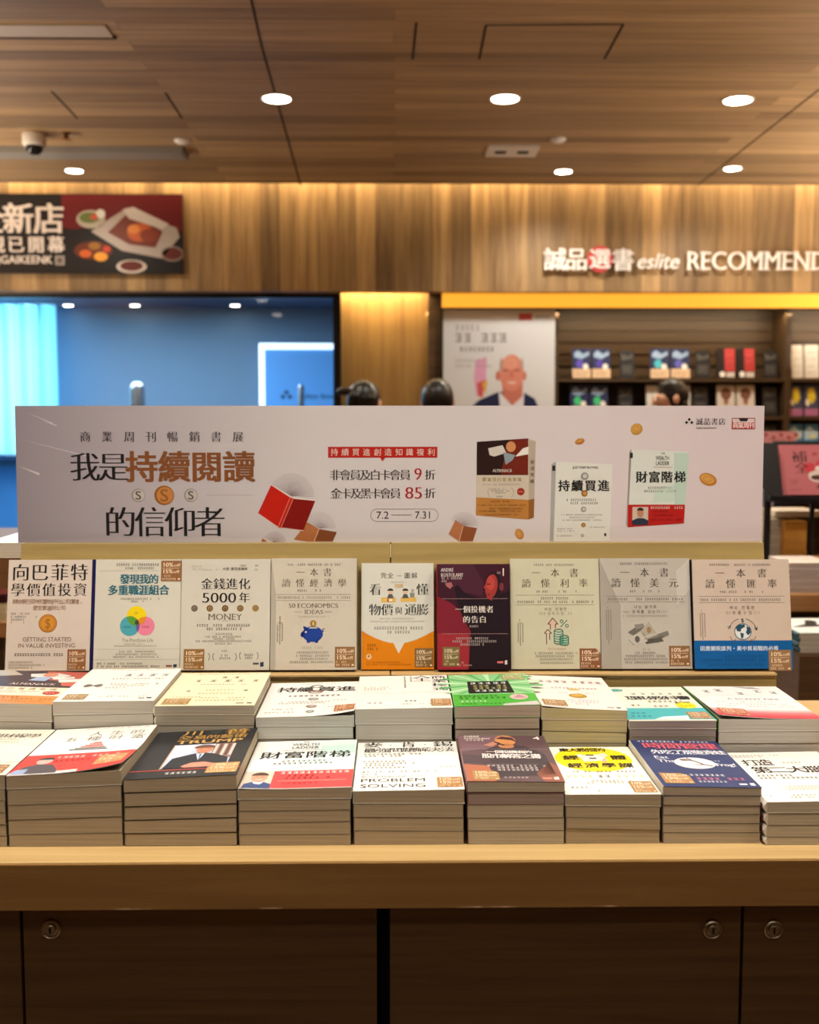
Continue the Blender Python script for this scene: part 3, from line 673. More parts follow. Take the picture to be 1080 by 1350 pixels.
def c_money(P):
    P.text('David', 130, 245, 130, 30, 'a79f94', 'l', shear=.2); P.text('McWilliams', 130, 365, 168, 30, 'a79f94', 'l', shear=.2); P.rect(398, 168, 425, 173, GR)
    P.text('大衛 麥克威廉斯', 478, 758, 163, 34, '4c443d', 'r'); P.para([(670, 760, 125), (825, 890, 125), (840, 875, 172)], 20, K1)
    P.text('金錢進化', 245, 785, 335, 122, K0, 'm'); P.text('5000', 245, 640, 490, 112, K0, 'm'); P.text('年', 675, 785, 490, 112, K0, 'm')
    for x, c in ((167, '5c5451'), (340, '7a572f'), (513, '6b4a26'), (684, '80602f'), (856, '9a7628')): P.circ(x, 610, 37, c); P.circ(x, 610, 23, '8f7a62', L=2); P.poly([(x - 10, 625), (x, 592), (x + 14, 612), (x + 4, 628)], c, 3)
    P.text('MONEY', 320, 705, 706, 66, '6f655c', 'm'); P.tiny(480, 575, 752, 12, GR)
    P.para([(195, 345, 802), (380, 495, 802), (530, 805, 802), (305, 725, 842)], 28, K0); P.para([(410, 605, 900), (295, 440, 930), (450, 695, 930), (385, 510, 955), (530, 630, 955), (185, 830, 980), (405, 600, 1008)], 20, K1)
    laurel(P, 250, 345, 1155, 42, GR); laurel(P, 385, 645, 1155, 42, GR); laurel(P, 685, 890, 1145, 42, GR)
    P.para([(480, 555, 1090), (470, 560, 1140), (435, 595, 1172), (735, 840, 1135), (745, 830, 1168)], 22, K1); P.rect(835, 1222, 900, 1244, '5b5052'); P.poly([(915, 1220), (955, 1212), (955, 1265), (915, 1268)], '2b3a52')
    P.sticker(57, 1068, 288, 1294, '90693a')
def series_head(P, X, t2, c, y1, y2, h):
    P.text('一本書', X[0], X[1], y1, h, c, 'm'); P.text(t2, X[2], X[3], y2, h, c, 'm')
def c_econ(P):
    P.poly([(60, 60), (112, 480), (112, 1304), (60, 1304)], 'aea79b', 1)
    P.para([(235, 315, 122), (345, 615, 122), (645, 820, 122)], 24, '6b6058'); series_head(P, (340, 718, 180, 882), '讀懂經濟學', '7b6c5e', 210, 332, 88)
    P.para([(345, 465, 415), (540, 560, 415), (590, 615, 415), (695, 720, 415)], 24, K1)
    for y in (458, 526): P.rect(112, y, 940, y + 4, '8d8276', 2)
    P.para([(130, 420, 495), (455, 745, 495), (780, 945, 495)], 24, '7b6f64')
    P.text('50 ECONOMICS', 250, 800, 586, 48, '6d6055', 'm'); P.text('IDEAS', 425, 635, 656, 44, '7b6f64', 'm'); P.para([(315, 400, 656), (650, 745, 656), (360, 700, 710)], 18, 'a0968b')
    for x, y0, y1 in ((132, 800, 990), (158, 705, 1020), (185, 790, 990)):
        y = y0
        while y < y1: P.rect(x - 7, y, x + 7, y + 13, '82776b', 2); y += 20
    P.rect(135, 775, 190, 780, '6d6055', 2)
    b = '1d3f93'
    P.circ(520, 905, 112, b, 88, 2, 34); P.poly([(412, 815), (445, 822), (470, 850), (430, 880)], b, 2); P.poly([(425, 860), (392, 890), (395, 930), (430, 945)], b, 2); P.circ(410, 912, 24, b, 28, 2)
    P.poly([(448, 960), (495, 985), (488, 1003), (458, 1003)], b, 2); P.poly([(545, 985), (595, 955), (575, 1003), (545, 1003)], b, 2); P.ring(640, 860, 14, 9, b, 2, a0=60, a1=330, n=10); P.line([(612, 880), (640, 872)], 9, b, 2)
    P.circ(444, 882, 11, 'd5cfd2', L=3); P.circ(524, 786, 36, 'a4823c', L=3); P.rect(518, 768, 531, 806, 'd8c48c', 4); P.poly([(488, 828), (560, 828), (575, 842), (475, 842)], 'c5beb0', 4)
    P.para([(395, 655, 1057)], 26, 'a89d92'); P.para([(345, 710, 1110), (335, 710, 1147), (360, 690, 1182), (265, 475, 1218), (500, 755, 1218)], 22, '6b6058')
    P.sticker(765, 1048, 985, 1275, '8f6840')
def c_price(P):
    P.poly([(100, 110), (905, 110), (905, 200), (850, 280), (800, 560), (905, 600), (905, 1285), (100, 1285), (100, 440)], 'd2d1c8', 1)
    arc = [(905, 862)] + [(905 - 805 * k / 16, 862 + 138 * math.sin(math.pi * k / 16)) for k in range(1, 16)] + [(100, 856)]
    P.poly(arc + [(100, 1285), (905, 1285)], 'd67f0c', 2); P.poly([(448, 985), (580, 985), (512, 1112)], 'd6d4c9', 3)
    P.text('完全', 315, 450, 248, 62, '5a5450', 'r'); P.rect(495, 248, 545, 253, '8a8076', 3); P.text('圖解', 580, 718, 250, 62, '5a5450', 'r'); P.tiny(425, 600, 322, 14, GR)
    P.text('看', 195, 310, 405, 122, '26292c', 'm'); P.text('懂', 720, 840, 405, 122, '26292c', 'm'); P.text('物價', 188, 440, 630, 122, '26292c', 'm'); P.text('與', 475, 550, 642, 80, '3a3d40', 'm'); P.text('通膨', 588, 838, 630, 122, '26292c', 'm')
    P.rect(318, 492, 480, 545, 'dcb25c', 3); P.rect(535, 492, 710, 540, 'dcb25c', 3); P.text('物價', 468, 560, 366, 48, 'd3b384', 'b', 3)
    for x in (420, 588): P.circ(x, 425, 26, 'd9b99c', 30, 4); P.poly(P.cpts(x, 418, 34, 26, 12, 180, 360), '3a3634', 5); P.poly([(x - 38, 500), (x - 20, 455), (x + 20, 455), (x + 38, 500)], '565a5c', 4)
    P.rect(385, 505, 400, 540, 'c4553a', 5); P.rect(405, 512, 440, 530, 'eeeae2', 5); P.rect(640, 440, 690, 490, '8a8a86', 3); P.rect(655, 400, 685, 435, 'a5a49e', 3)
    P.para([(300, 710, 727)], 16, GR); P.para([(195, 815, 758)], 15, GR); P.para([(235, 615, 830), (640, 790, 830), (380, 650, 875)], 30, '4a4645')
    P.para([(160, 265, 1018), (160, 300, 1060)], 26, '7c3f08', 4); P.circ(180, 1145, 30, 'e3c59e', L=4); P.circ(180, 1140, 14, 'b97b32', L=5); P.para([(150, 200, 1205), (220, 530, 1205), (150, 200, 1232), (220, 650, 1232)], 16, '9a5706', 4)
    P.sticker(690, 1052, 896, 1262, '7f6238')
def c_dark(P):
    P.rect(105, 110, 905, 1310, '3c1626', 1); P.poly([(105, 480), (260, 560), (420, 700), (470, 860), (440, 1310), (105, 1310)], '7c1f30', 2); P.poly([(105, 900), (440, 900), (455, 1310), (105, 1310)], '9c2b36', 3)
    P.poly([(105, 110), (500, 110), (620, 330), (600, 480), (330, 420), (180, 300)], '4a2133', 2)
    P.poly([(290, 370), (330, 350), (400, 440), (560, 500), (700, 520), (905, 400), (905, 1310), (440, 1310), (470, 880), (380, 720), (330, 560)], '22131d', 4)
    P.circ(720, 355, 92, '23141d', 150, 5); P.circ(700, 365, 68, '9e3733', 138, 6, tilt=8); P.circ(690, 330, 45, 'b5453f', 80, 7); P.circ(812, 372, 24, '71323a', 48, 7); P.poly([(650, 320), (612, 385), (650, 400)], 'a83c38', 7); P.poly([(640, 440), (710, 440), (705, 530), (650, 500)], '9c3834', 7); P.rect(650, 335, 690, 347, '5a1f22', 8); P.poly([(650, 455), (690, 455), (670, 470)], '6d2424', 8)
    P.poly([(190, 330), (260, 320), (275, 360), (245, 395), (205, 365)], 'a5626a', 5)
    for y in (506, 905): P.rect(155, y, 875, y + 4, 'b08a8c', 6)
    W_ = 'ece2dd'
    P.text('ANDRÉ', 145, 285, 178, 38, W_, 'm', 8); P.text('KOSTOLANY', 145, 390, 236, 40, W_, 'm', 8); P.para([(150, 235, 275), (255, 385, 275), (150, 215, 307)], 22, 'd8c8c6', 8)
    P.text('1', 808, 858, 203, 92, W_, 'm', 8); P.tiny(765, 800, 212, 22, 'd8c8c6', 8)
    P.text('一個投機者', 305, 715, 630, 76, W_, 'm', 8); P.text('的告白', 390, 637, 745, 76, W_, 'm', 8); P.tiny(455, 580, 822, 22, 'd8c8c6', 8)
    P.para([(305, 480, 958), (510, 700, 958), (265, 750, 993), (350, 625, 1028)], 24, 'd0bdbc', 8); P.rect(755, 1218, 820, 1240, 'e07a7a', 8); P.poly([(838, 1212), (865, 1205), (865, 1255), (838, 1255)], 'e8d4d0', 8); P.para([(360, 390, 1232), (330, 480, 1262)], 18, 'e0b4b0', 8)
    P.sticker(160, 1055, 345, 1274, '7b6a3e')
def c_rate(P):
    c = '7a6455'
    P.para([(295, 405, 122), (435, 765, 122)], 24, '6b6058'); series_head(P, (275, 788, 165, 892), '讀懂利率', c, 215, 335, 95)
    P.para([(295, 480, 428), (565, 585, 428), (615, 675, 428), (755, 775, 428)], 24, K1)
    for y in (468, 577): P.rect(92, y, 970, y + 4, '837a6c', 2)
    P.para([(365, 690, 506), (105, 300, 547), (330, 685, 547), (715, 965, 547)], 26, '625a50')
    P.text('세상 친절한', 405, 655, 630, 36, c, 'r'); P.text('금리수업', 440, 620, 678, 36, '958473', 'r'); P.para([(345, 420, 678), (640, 720, 678)], 28, 'a5998b')
    b, g = '7d4f45', '2f7663'
    P.line([(470, 865), (470, 800), (442, 800), (497, 730), (556, 800), (525, 800), (525, 850)], 10, b); P.poly([(497, 740), (545, 797), (520, 797), (520, 850), (475, 850), (475, 797), (452, 797)], 'd3b5a6', 1)
    P.line([(425, 1030), (425, 905), (402, 905), (440, 860), (483, 905), (460, 905), (460, 980)], 10, b)
    P.ring(597, 770, 16, 9, g); P.ring(655, 820, 16, 9, g); P.line([(585, 832), (660, 755)], 9, g)
    for cx, y0, y1, r in ((560, 875, 1000, 48), (622, 945, 1030, 48)):
        P.poly([(cx - r, y0), (cx + r, y0), (cx + r, y1), (cx - r, y1)], 'c6cfbb' if cx < 600 else '9cc0aa', 3 if cx < 600 else 5); P.ring(cx, y0, r, 9, g, 6, ry=16); y = y0
        while y < y1 - 8: y += 27; P.ring(cx, y, r, 9, g, 6, ry=16, a0=0, a1=180, n=12)
        P.line([(cx - r, y0), (cx - r, y)], 9, g, 6); P.line([(cx + r, y0), (cx + r, y)], 9, g, 6)
    side_col(P, 135, 715, 1035, 40)
    P.para([(440, 640, 1083)], 24, 'b98a78'); P.para([(290, 505, 1130), (520, 770, 1130), (300, 765, 1165), (345, 710, 1200), (330, 735, 1240)], 22, '625a50')
    P.sticker(790, 1078, 1022, 1304, '86573a', True)
def side_col(P, x, y0, y1, w):
    P.tiny(x - w * .35, x + w * .4, y0 + w, w * .5, '6d6257'); P.rect(x - w * .6, y0 + w * 1.7, x + w * .8, y0 + w * 1.8, '6d6257', 2)
    for k, dx in enumerate((-.6, .0, .7)):
        y = y0 + w * 2
        while y < y1 - (k != 1) * w: P.rect(x + dx * w - w * .15, y, x + dx * w + w * .15, y + w * .3, '82776b', 2); y += w * .45
def c_dollar(P):
    P.poly([(28, 42), (134, 290), (134, 639), (28, 639)], 'a59e95', 1); P.poly([(512, 32), (512, 200), (440, 290), (440, 100)], 'c6c0b8', 1)
    P.para([(135, 205, 60), (215, 395, 60)], 12, '5d554f'); series_head(P, (140, 396, 90, 446), '讀懂美元', '5e544d', 110, 168, 48)
    P.para([(185, 235, 213), (255, 270, 213), (285, 310, 213), (338, 352, 213)], 12, K1)
    for y in (240, 272): P.rect(58, y, 484, y + 2, '77706a', 2)
    P.para([(65, 205, 257), (218, 475, 257)], 13, '5d554f'); P.text('나는 달러로', 208, 327, 300, 18, '5e544d', 'r'); P.text('경제를 읽는다', 195, 345, 327, 18, '5e544d', 'r'); P.para([(148, 185, 327), (352, 390, 327), (145, 390, 350)], 10, '8d857c')
    side_col(P, 68, 285, 500, 18)
    for pts, c, L in (([(170, 440), (230, 400), (260, 415), (200, 460)], '6d6962', 2), ([(270, 470), (385, 432), (392, 455), (300, 500)], '77736b', 2), ([(250, 480), (350, 470), (362, 490), (270, 505)], '5a564f', 3),
                      ([(160, 475), (255, 430), (275, 490), (190, 514)], 'bcb8ae', 4), ([(235, 435), (285, 382), (330, 455), (262, 482)], 'a8a297', 5), ([(205, 398), (255, 392), (262, 410), (215, 425)], '8a867d', 3)): P.poly(pts, c, L)
    P.circ(220, 478, 13, '5f5b54', 18, 6); P.circ(284, 428, 12, '9d7d4f', 17, 6); P.line([(172, 480), (200, 510)], 3, '6f6b64', 6); P.line([(246, 470), (322, 448)], 3, 'd6d2c8', 6); P.line([(290, 485), (360, 462)], 3, '4b4842', 6); P.line([(250, 440), (268, 478)], 3, '8e6a42', 6)
    P.para([(245, 292, 533)], 12, '8d857c'); P.para([(205, 325, 553), (155, 380, 570), (145, 385, 587), (150, 385, 605)], 11, '4a443f')
    P.sticker(389, 515, 500, 625, '86603e')
def c_fx(P):
    P.para([(622, 735, 60), (755, 955, 60)], 12, '6b5f59'); series_head(P, (655, 926, 600, 980), '讀懂匯率', '5e544d', 108, 168, 48)
    P.para([(662, 705, 212), (722, 770, 212), (805, 820, 212), (832, 860, 212), (900, 915, 212)], 12, K1)
    for y in (237, 272): P.rect(562, y, 1022, y + 2, '77706a', 2)
    P.para([(565, 705, 257), (722, 865, 257), (880, 1020, 257)], 13, '5d554f'); P.text('세상 친절한', 722, 856, 301, 19, '6d5a50', 'r'); P.text('환율수업', 738, 842, 329, 19, '8b7a70', 'r'); P.para([(690, 730, 329), (850, 890, 329)], 14, 'a5988e')
    side_col(P, 575, 300, 480, 18)
    n = '284d63'
    P.circ(790, 435, 45, 'd9dde0', L=2, n=36); P.ring(790, 435, 44, 4, n, 3)
    P.poly([(752, 412), (770, 396), (800, 395), (803, 408), (782, 420), (778, 436), (760, 432)], n, 3); P.poly([(776, 440), (796, 446), (790, 470), (780, 474)], n, 3); P.poly([(810, 404), (828, 414), (832, 440), (818, 456), (806, 440), (812, 424)], n, 3)
    for a0, a1 in ((200, 255), (285, 340), (20, 62), (118, 160)): P.ring(790, 435, 74, 3, '4a4340', 2, a0=a0, a1=a1, n=8)
    for ch, x, y in (('$', 790, 372), ('¥', 862, 418), ('W', 718, 412), ('€', 835, 488), ('£', 745, 488)): P.text(ch, x - 9, x + 9, y, 20, '3f4d57', 'b', 3)
    P.on('belly_band'); P.rect(527, 484, 1053, 641, '0b5a9c', 3, 8, 2); P.text('因應關稅談判・美中貿易戰的必備', 560, 975, 528, 25, 'd5e2ee', 'b', 4)
    P.para([(690, 900, 572), (560, 905, 592), (600, 905, 618)], 14, '0c3a6a', 4)
    P.sticker(923, 537, 1044, 652, '93704d')

# ------------------------------------------------------------------ the standing row
nL = Vector((0, -math.cos(Lr), math.sin(Lr))); uL = Vector((0, math.sin(Lr), math.cos(Lr)))
def standing(label, px0, px1, top, rect, draw, T=.019, cover='dedbd2', spine=None, page='cfc8ba', tilt=0.0, sp_draw=None, inner=None):
    """Leans a book on the riser; its outline is taken from the photograph on the plane of its cover."""
    org = Vector((0, PAN_Y - .0008 , LEDGE_Z + .0006))
    def hit(px, py):
        r = ray(px, py); q = org + nL * T; k = (q - CAM).dot(nL) / r.dot(nL); return CAM + r * k
    a, b = hit(px0, top + 75), hit(px1, top + 75); t = hit((px0 + px1) / 2, top)
    H = (t - (org + nL * T)).dot(uL)
    return book('paperback_book', label, b.x - a.x, H, T, cover, spine, page, draw, rect, (a.x, org.y, org.z), (R(90) - Lr, 0, 0), group='books standing on the riser', sp_draw=sp_draw, inner=inner)
standing('cream book with a gold dollar coin and black title, standing on the riser', 9.5, 119.5, 738, (80, 70, 1010, 1310), c_value, .02, 'd3c7bd')
standing('cream book with three overlapping coloured circles and navy spine stripe, standing on the riser', 119.8, 238, 737.5, (35, 60, 1035, 1290), c_career, .019, 'cfccc0')
standing('pale grey book with the number 5000 above five coins, standing on the riser', 239, 356, 737, (20, 50, 1020, 1305), c_money, .021, 'cbc7bd')
standing('beige grey book with a blue piggy bank, standing on the riser', 357.5, 470, 736, (60, 50, 1000, 1305), c_econ, .022, 'c8c0b2', inner='24243c')
standing('smaller white and orange speech bubble book, standing on the riser', 477, 572, 742.5, (100, 110, 905, 1285), c_price, .013, 'c9c8c2')
standing('dark maroon book with a red portrait of a man, standing on the riser', 577, 673, 743.5, (105, 110, 905, 1310), c_dark, .026, '45182a', spine='a51f2c')
standing('pale green-grey book with arrows and green coin stacks, standing on the riser', 674, 791, 736.5, (35, 50, 1025, 1310), c_rate, .018, 'c9c5ad')
standing('grey book with folded dollar notes, standing on the riser', 792.5, 911, 736, (28, 30, 512, 640), c_dollar, .02, 'b9b3aa', page='c9c3b8')
standing('pinkish beige book with a globe and blue paper band, standing on the riser', 914.5, 1043, 737.5, (528, 30, 1052, 640), c_fx, .027, 'c9b8ab', spine='1a1a1e')

# ------------------------------------------------------------------ covers of the piled books (0..100 across, 0..140 from head to tail)
def f_report(P):
    P.text('讀懂財報學', 28, 92, 22, 13, '4a4340', 'm'); P.tiny(20, 85, 33, 3.5, GR); P.rect(0, 48, 100, 48.6, 'b5aa98'); P.tiny(30, 80, 42, 3, GR); P.rect(0, 70, 100, 104, 'ddd3cc', 1, 4, 3); P.rect(0, 104, 100, 105, '9c917f', 2); P.tiny(10, 70, 84, 4, 'a59a90'); P.sticker(72, 112, 95, 136)
def f_wealth5(P):
    P.tiny(28, 95, 4, 3, GR); P.text('人生的', 40, 92, 22, 13, '3a3636', 'l', latk=1); P.text('五種財富', 20, 96, 38, 13, '3a3636', 'l')
    for k, (w, c) in enumerate(((8, 'd94a44'), (12, 'd94a44'), (17, 'd94a44'), (22, 'd94a44'), (29, '55575c'), (36, '3f4248'))): P.rect(55 - w / 2 + k * -.6, 50 + k * 4.2, 55 + w / 2 + k * -.6, 52.8 + k * 4.2, c, 2)
    P.on('belly_band'); P.rect(0, 84, 100, 140, 'd8403d', 2, 8, 6); P.tiny(30, 96, 94, 5.5, 'f2d8d2', 4, .1); P.tiny(30, 70, 104, 5, '7c1a1a', 4); P.rect(0, 133, 60, 140, 'd9d4d2', 3, 4, 1)
    P.poly([(2, 138), (8, 118), (18, 112), (32, 114), (40, 128), (42, 138)], '4e4a52', 4); P.circ(22, 104, 7, 'b9a8a2', 9, 5); P.poly(P.cpts(22, 100, 7.5, 7, 12, 180, 360), '3a3638', 6); P.poly([(0, 138), (4, 126), (14, 124), (14, 138)], '8fa2c4', 5)
    P.sticker(70, 96, 96, 126, 'b98a5c')
def f_suit(P):
    G = 'b58d4c'
    P.text('川', 27, 45, 9, 15, G, 'b'); P.text('又', 52, 66, 9, 11, '4f5a50', 'r'); P.text('普', 70, 92, 9, 15, G, 'b'); P.text('交易的藝術', 26, 92, 24, 12, G, 'b'); P.text('TRUMP', 25, 90, 38, 10, 'c49a58', 'k')
    P.rect(26, 47, 86, 116, 'b5bfd8', 1, 3, 3); P.poly([(26, 47), (52, 47), (44, 76), (26, 90)], 'c9d2e8', 2); P.rect(66, 47, 86, 90, '8f6f66', 2)
    for k in range(5): P.rect(67 + k * 4, 49, 69.6 + k * 4, 84, '5a3f3c' if k % 2 else 'c9bdb4', 3)
    P.poly([(28, 116), (32, 88), (46, 78), (56, 72), (70, 78), (84, 90), (86, 116)], '23272f', 4); P.poly([(52, 76), (60, 76), (57, 96)], 'dfe0e6', 5); P.poly([(55.5, 78), (58, 78), (57.2, 98)], '4a6aa8', 6)
    P.circ(58, 64, 8, 'c98468', 11, 6); P.poly(P.cpts(57, 59, 10, 9, 14, 175, 365), '6a4630', 7); P.line([(52, 63), (56, 63)], 1, '5a3a2c', 7); P.line([(60, 63), (64, 63)], 1, '5a3a2c', 7); P.line([(55, 70), (61, 70)], 1, '8a4a3c', 7); P.poly([(44, 112), (52, 103), (64, 101), (76, 108), (72, 115), (48, 116)], 'd08a76', 7)
    P.rect(0, 119, 100, 121, 'b5463f', 3, 6, 1); P.tiny(34, 66, 129, 5, 'efe9e2', 4, .1); P.rect(26, 47, 27, 118, 'c9a57a', 5)
    P.sticker(70, 106, 98, 133, 'b98f58')
def f_ladder(P):
    P.rect(60, 2, 100, 60, 'd2e6e2', 1, 4, 3); P.rect(66, 18, 99, 44, 'c0dcd8', 2, 2, 2); P.rect(38, 62, 100, 92, 'd6e9e4', 1, 3, 2); P.line([(60, 18), (60, 60), (98, 60)], .6, '9cc4be'); P.rect(80, 2, 98, 16, 'cfe4e0', 2)
    P.text('THE', 46, 52, 5, 3, '3a3435', 'b'); P.text('WEALTH', 36, 63, 13, 7, '2f2a2b', 'b'); P.text('LADDER', 36, 63, 23, 7, '2f2a2b', 'b'); P.rect(28, 31, 70, 31.8, 'c08a80', 3)
    P.text('財富階梯', 9, 94, 46, 19, '1b1a1a', 'b'); P.tiny(30, 76, 64, 5, '2f2a2b', 3, .04); P.tiny(22, 84, 71, 5, '2f2a2b', 3, .04); P.tiny(46, 58, 82, 3, GR)
    P.on('belly_band'); P.rect(0, 92, 100, 139, 'dd4345', 2, 6, 4); P.rect(0, 92, 27, 139, 'd9c4b6', 3, 2, 3); P.poly([(2, 139), (3, 128), (10, 122), (20, 122), (27, 128), (27, 139)], '34487c', 4); P.poly([(10, 123), (15, 134), (20, 123)], 'eef0f4', 5)
    P.circ(15, 110, 7.5, 'd79a80', 12, 5); P.poly(P.cpts(15, 105, 8, 9, 12, 180, 360), '4b362c', 6); P.line([(11, 109), (14, 109)], 1, '4b362c', 6); P.line([(16, 109), (19, 109)], 1, '4b362c', 6); P.line([(12, 116), (18, 116)], 1.2, 'f0e0da', 6)
    P.tiny(33, 96, 98, 6, 'f6e4de', 4, .06); P.tiny(34, 70, 106, 5.5, '6e1616', 4); P.tiny(38, 82, 113, 5.5, '6e1616', 4); P.rect(32, 120, 94, 120.8, 'f0b4ae', 4); P.tiny(36, 72, 127, 5, '9c2524', 4)
def f_solve(P):
    P.text('麥', 6, 24, 9, 16, '2b2a2b', 'm'); P.text('肯', 44, 58, 9, 16, '2b2a2b', 'm'); P.text('錫', 77, 95, 9, 16, '2b2a2b', 'm'); P.circ(33, 9, 1, '4a4648'); P.circ(68, 9, 1, '4a4648'); P.text('最強問題解決法', 6, 96, 26, 13, '2b2a2b', 'r')
    P.para([(6, 66, 38), (7, 44, 44)], 4.2, '6b6764'); P.para([(6, 50, 60), (8, 60, 66), (8, 40, 72), (6, 50, 78)], 4.2, '6b6764'); P.para([(6, 14, 90), (18, 26, 90), (30, 38, 90), (42, 50, 90), (54, 62, 90), (66, 78, 90), (6, 24, 97)], 4, '8a8682'); P.text('10', 77, 84, 78, 5, '8a8682', 'l'); P.tiny(85, 97, 78, 4, 'a5a19d')
    P.text('BULLETPROOF', 6, 48, 103.5, 3.6, '77736f', 'r'); P.tiny(52, 66, 103, 3, 'a5a19d'); P.text('PROBLEM', 5, 66, 113.5, 8.5, '1f1e1f', 'r'); P.text('SOLVING', 5, 66, 128, 8.5, '1f1e1f', 'r')
    P.sticker(76, 108, 99, 134, 'a87a45')
def f_answers(P):
    P.rect(0, 0, 100, 140, '5b4449', 1, 2, 2); P.poly([(0, 0), (48, 0), (40, 40), (0, 54)], '775a62', 2); P.poly([(0, 62), (40, 70), (40, 110), (0, 140)], '4a3a40', 2); P.poly([(0, 92), (26, 96), (30, 140), (0, 140)], 'a8644a', 3); P.poly([(74, 118), (92, 84), (100, 96), (100, 140), (80, 140)], '8a5345', 3)
    P.poly([(30, 44), (50, 30), (72, 34), (92, 62), (94, 120), (30, 130)], '3d3137', 3); P.circ(53, 17, 12, 'c98a55', 17, 5); P.poly([(42, 12), (50, 4), (62, 8), (66, 24), (60, 16)], '4a3038', 6); P.poly([(26, 34), (40, 20), (46, 24), (36, 38)], 'b9806a', 5); P.circ(52, 36, 9, 'b57a52', 7, 5); P.line([(40, 22), (50, 34)], 3, '3d3137', 6)
    P.line([(2, 46), (97, 46)], .7, '9a8a8c', 6); P.line([(2, 92), (80, 92)], .6, '8a787c', 6)
    w = 'e9dfda'
    P.text('ANDRÉ', 6, 24, 5, 5, w, 'b', 7); P.text('KOSTOLANY', 6, 36, 12, 5, w, 'b', 7); P.tiny(7, 30, 18, 4, w, 7); P.text('4', 86, 94, 9, 10, w, 'b', 7)
    P.text('一個投機者的', 28, 78, 55, 8, w, 'b', 7); P.text('股市解答之書', 22, 86, 68, 13, w, 'b', 7); P.para([(24, 90, 97), (34, 82, 103), (34, 78, 109)], 4.5, 'd5c8c6', 7); P.tiny(34, 66, 130, 4, 'c9b8b6', 7)
    P.rect(78, 130, 88, 134, 'e08a72', 7); P.poly([(90, 129), (95, 127), (95, 135), (90, 135)], 'eed8d0', 7)
    P.sticker(7, 111, 34, 136, 'a8834f', True)
def f_yellow(P):
    P.circ(50, 40, 44, 'f2d81c', 38, 2, 44); t = '2a2420'
    P.text('東大教授的', 16, 70, 11, 11, t, 'k', 4); P.text('經', 17, 33, 36, 13, t, 'k', 4); P.text('體', 72, 88, 36, 13, t, 'k', 4); P.text('經濟學課', 18, 90, 60, 13, t, 'k', 4)
    P.poly([(36, 28), (62, 25), (66, 44), (38, 48)], 'efe9dc', 3); P.rect(44, 26, 53, 30, '4a4640', 4); P.rect(46, 36, 54, 40, '4a4640', 4); P.circ(64, 28, 5, 'e8d6c4', 6, 4); P.poly([(58, 48), (62, 38), (65, 39), (63, 52)], 'e8b59a', 5); P.circ(37, 30, 4.5, 'e5dccd', 6, 4)
    P.tiny(18, 92, 78, 4, '6b5a1c', 4); P.tiny(44, 62, 91, 7, '4a443c', 3, .05)
    for x in (10, 18, 26, 34, 66, 74, 82, 90): P.line([(x, 87), (x + 3, 91), (x, 95)], 1.4, 'e3cf78', 3)
    P.para([(34, 78, 104), (28, 40, 110), (34, 72, 109)], 4, '9a948c'); P.para([(8, 30, 122), (34, 44, 131)], 4.5, '7a756e')
    P.sticker(73, 106, 98, 136, 'a47a4c')
def f_time(P):
    w, r = 'dfe2ec', 'd9616c'
    P.tiny(8, 94, 4.5, 4.5, w, 3, .08); P.text('時間管理', 12, 94, 19, 18, r, 'b', 3); P.text('先吃了那隻青蛙', 15, 97, 39, 12, w, 'b', 3); P.tiny(30, 80, 46, 3, 'aab4d4', 3)
    P.text('Eat', 13, 29, 56, 8, w, 'r', 3); P.text('That', 14, 38, 67, 8, w, 'r', 3); P.text('Frog!', 74, 96, 77, 8, w, 'b', 3); P.tiny(72, 86, 66, 3.5, 'aab4d4', 3)
    P.circ(53, 73, 22, 'e4e4e4', 17, 3, 36); P.line([(40, 62), (53, 66), (62, 78), (70, 82)], 2.6, '6f5c5a', 5); P.line([(53, 66), (48, 58)], 2.4, '7f6a66', 5); P.line([(52, 78), (62, 78)], 2, '8f7a78', 5); P.circ(44, 64, 5, '8a7570', 3.4, 5)
    P.para([(36, 74, 108)], 5, w, 4); P.para([(40, 96, 118)], 6, 'd97a9a', 4); P.para([(40, 72, 126)], 4, w, 4); P.rect(80, 130, 88, 134, w, 3); P.poly([(91, 129), (96, 128), (96, 135), (91, 135)], w, 3)
    P.sticker(5, 104, 35, 132, 'ab8152', True)
def f_brain(P):
    P.text('打造', 14, 42, 33, 17, '2f2d2c', 'b', 3); P.text('第二大腦', 16, 84, 55, 18, '2f2d2c', 'b', 3); P.rect(0, 52, 6, 72, 'c8433e', 3); P.para([(8, 60, 10), (8, 40, 15)], 4, 'b5b1ac'); P.para([(52, 74, 34)], 4, '9a9691'); P.para([(14, 50, 71), (14, 96, 78)], 4.5, '4a4745', 3); P.rect(26, 98, 70, 112, 'd9d6d0', 2); P.para([(30, 66, 102), (30, 60, 108)], 3.5, '9a9691', 3); P.para([(20, 70, 124), (24, 60, 130)], 4, '8a8681'); P.circ(8, 126, 1.2, '6a6662'); P.ring(80, 16, 10, .6, 'd5d2cc', a0=90, a1=200)
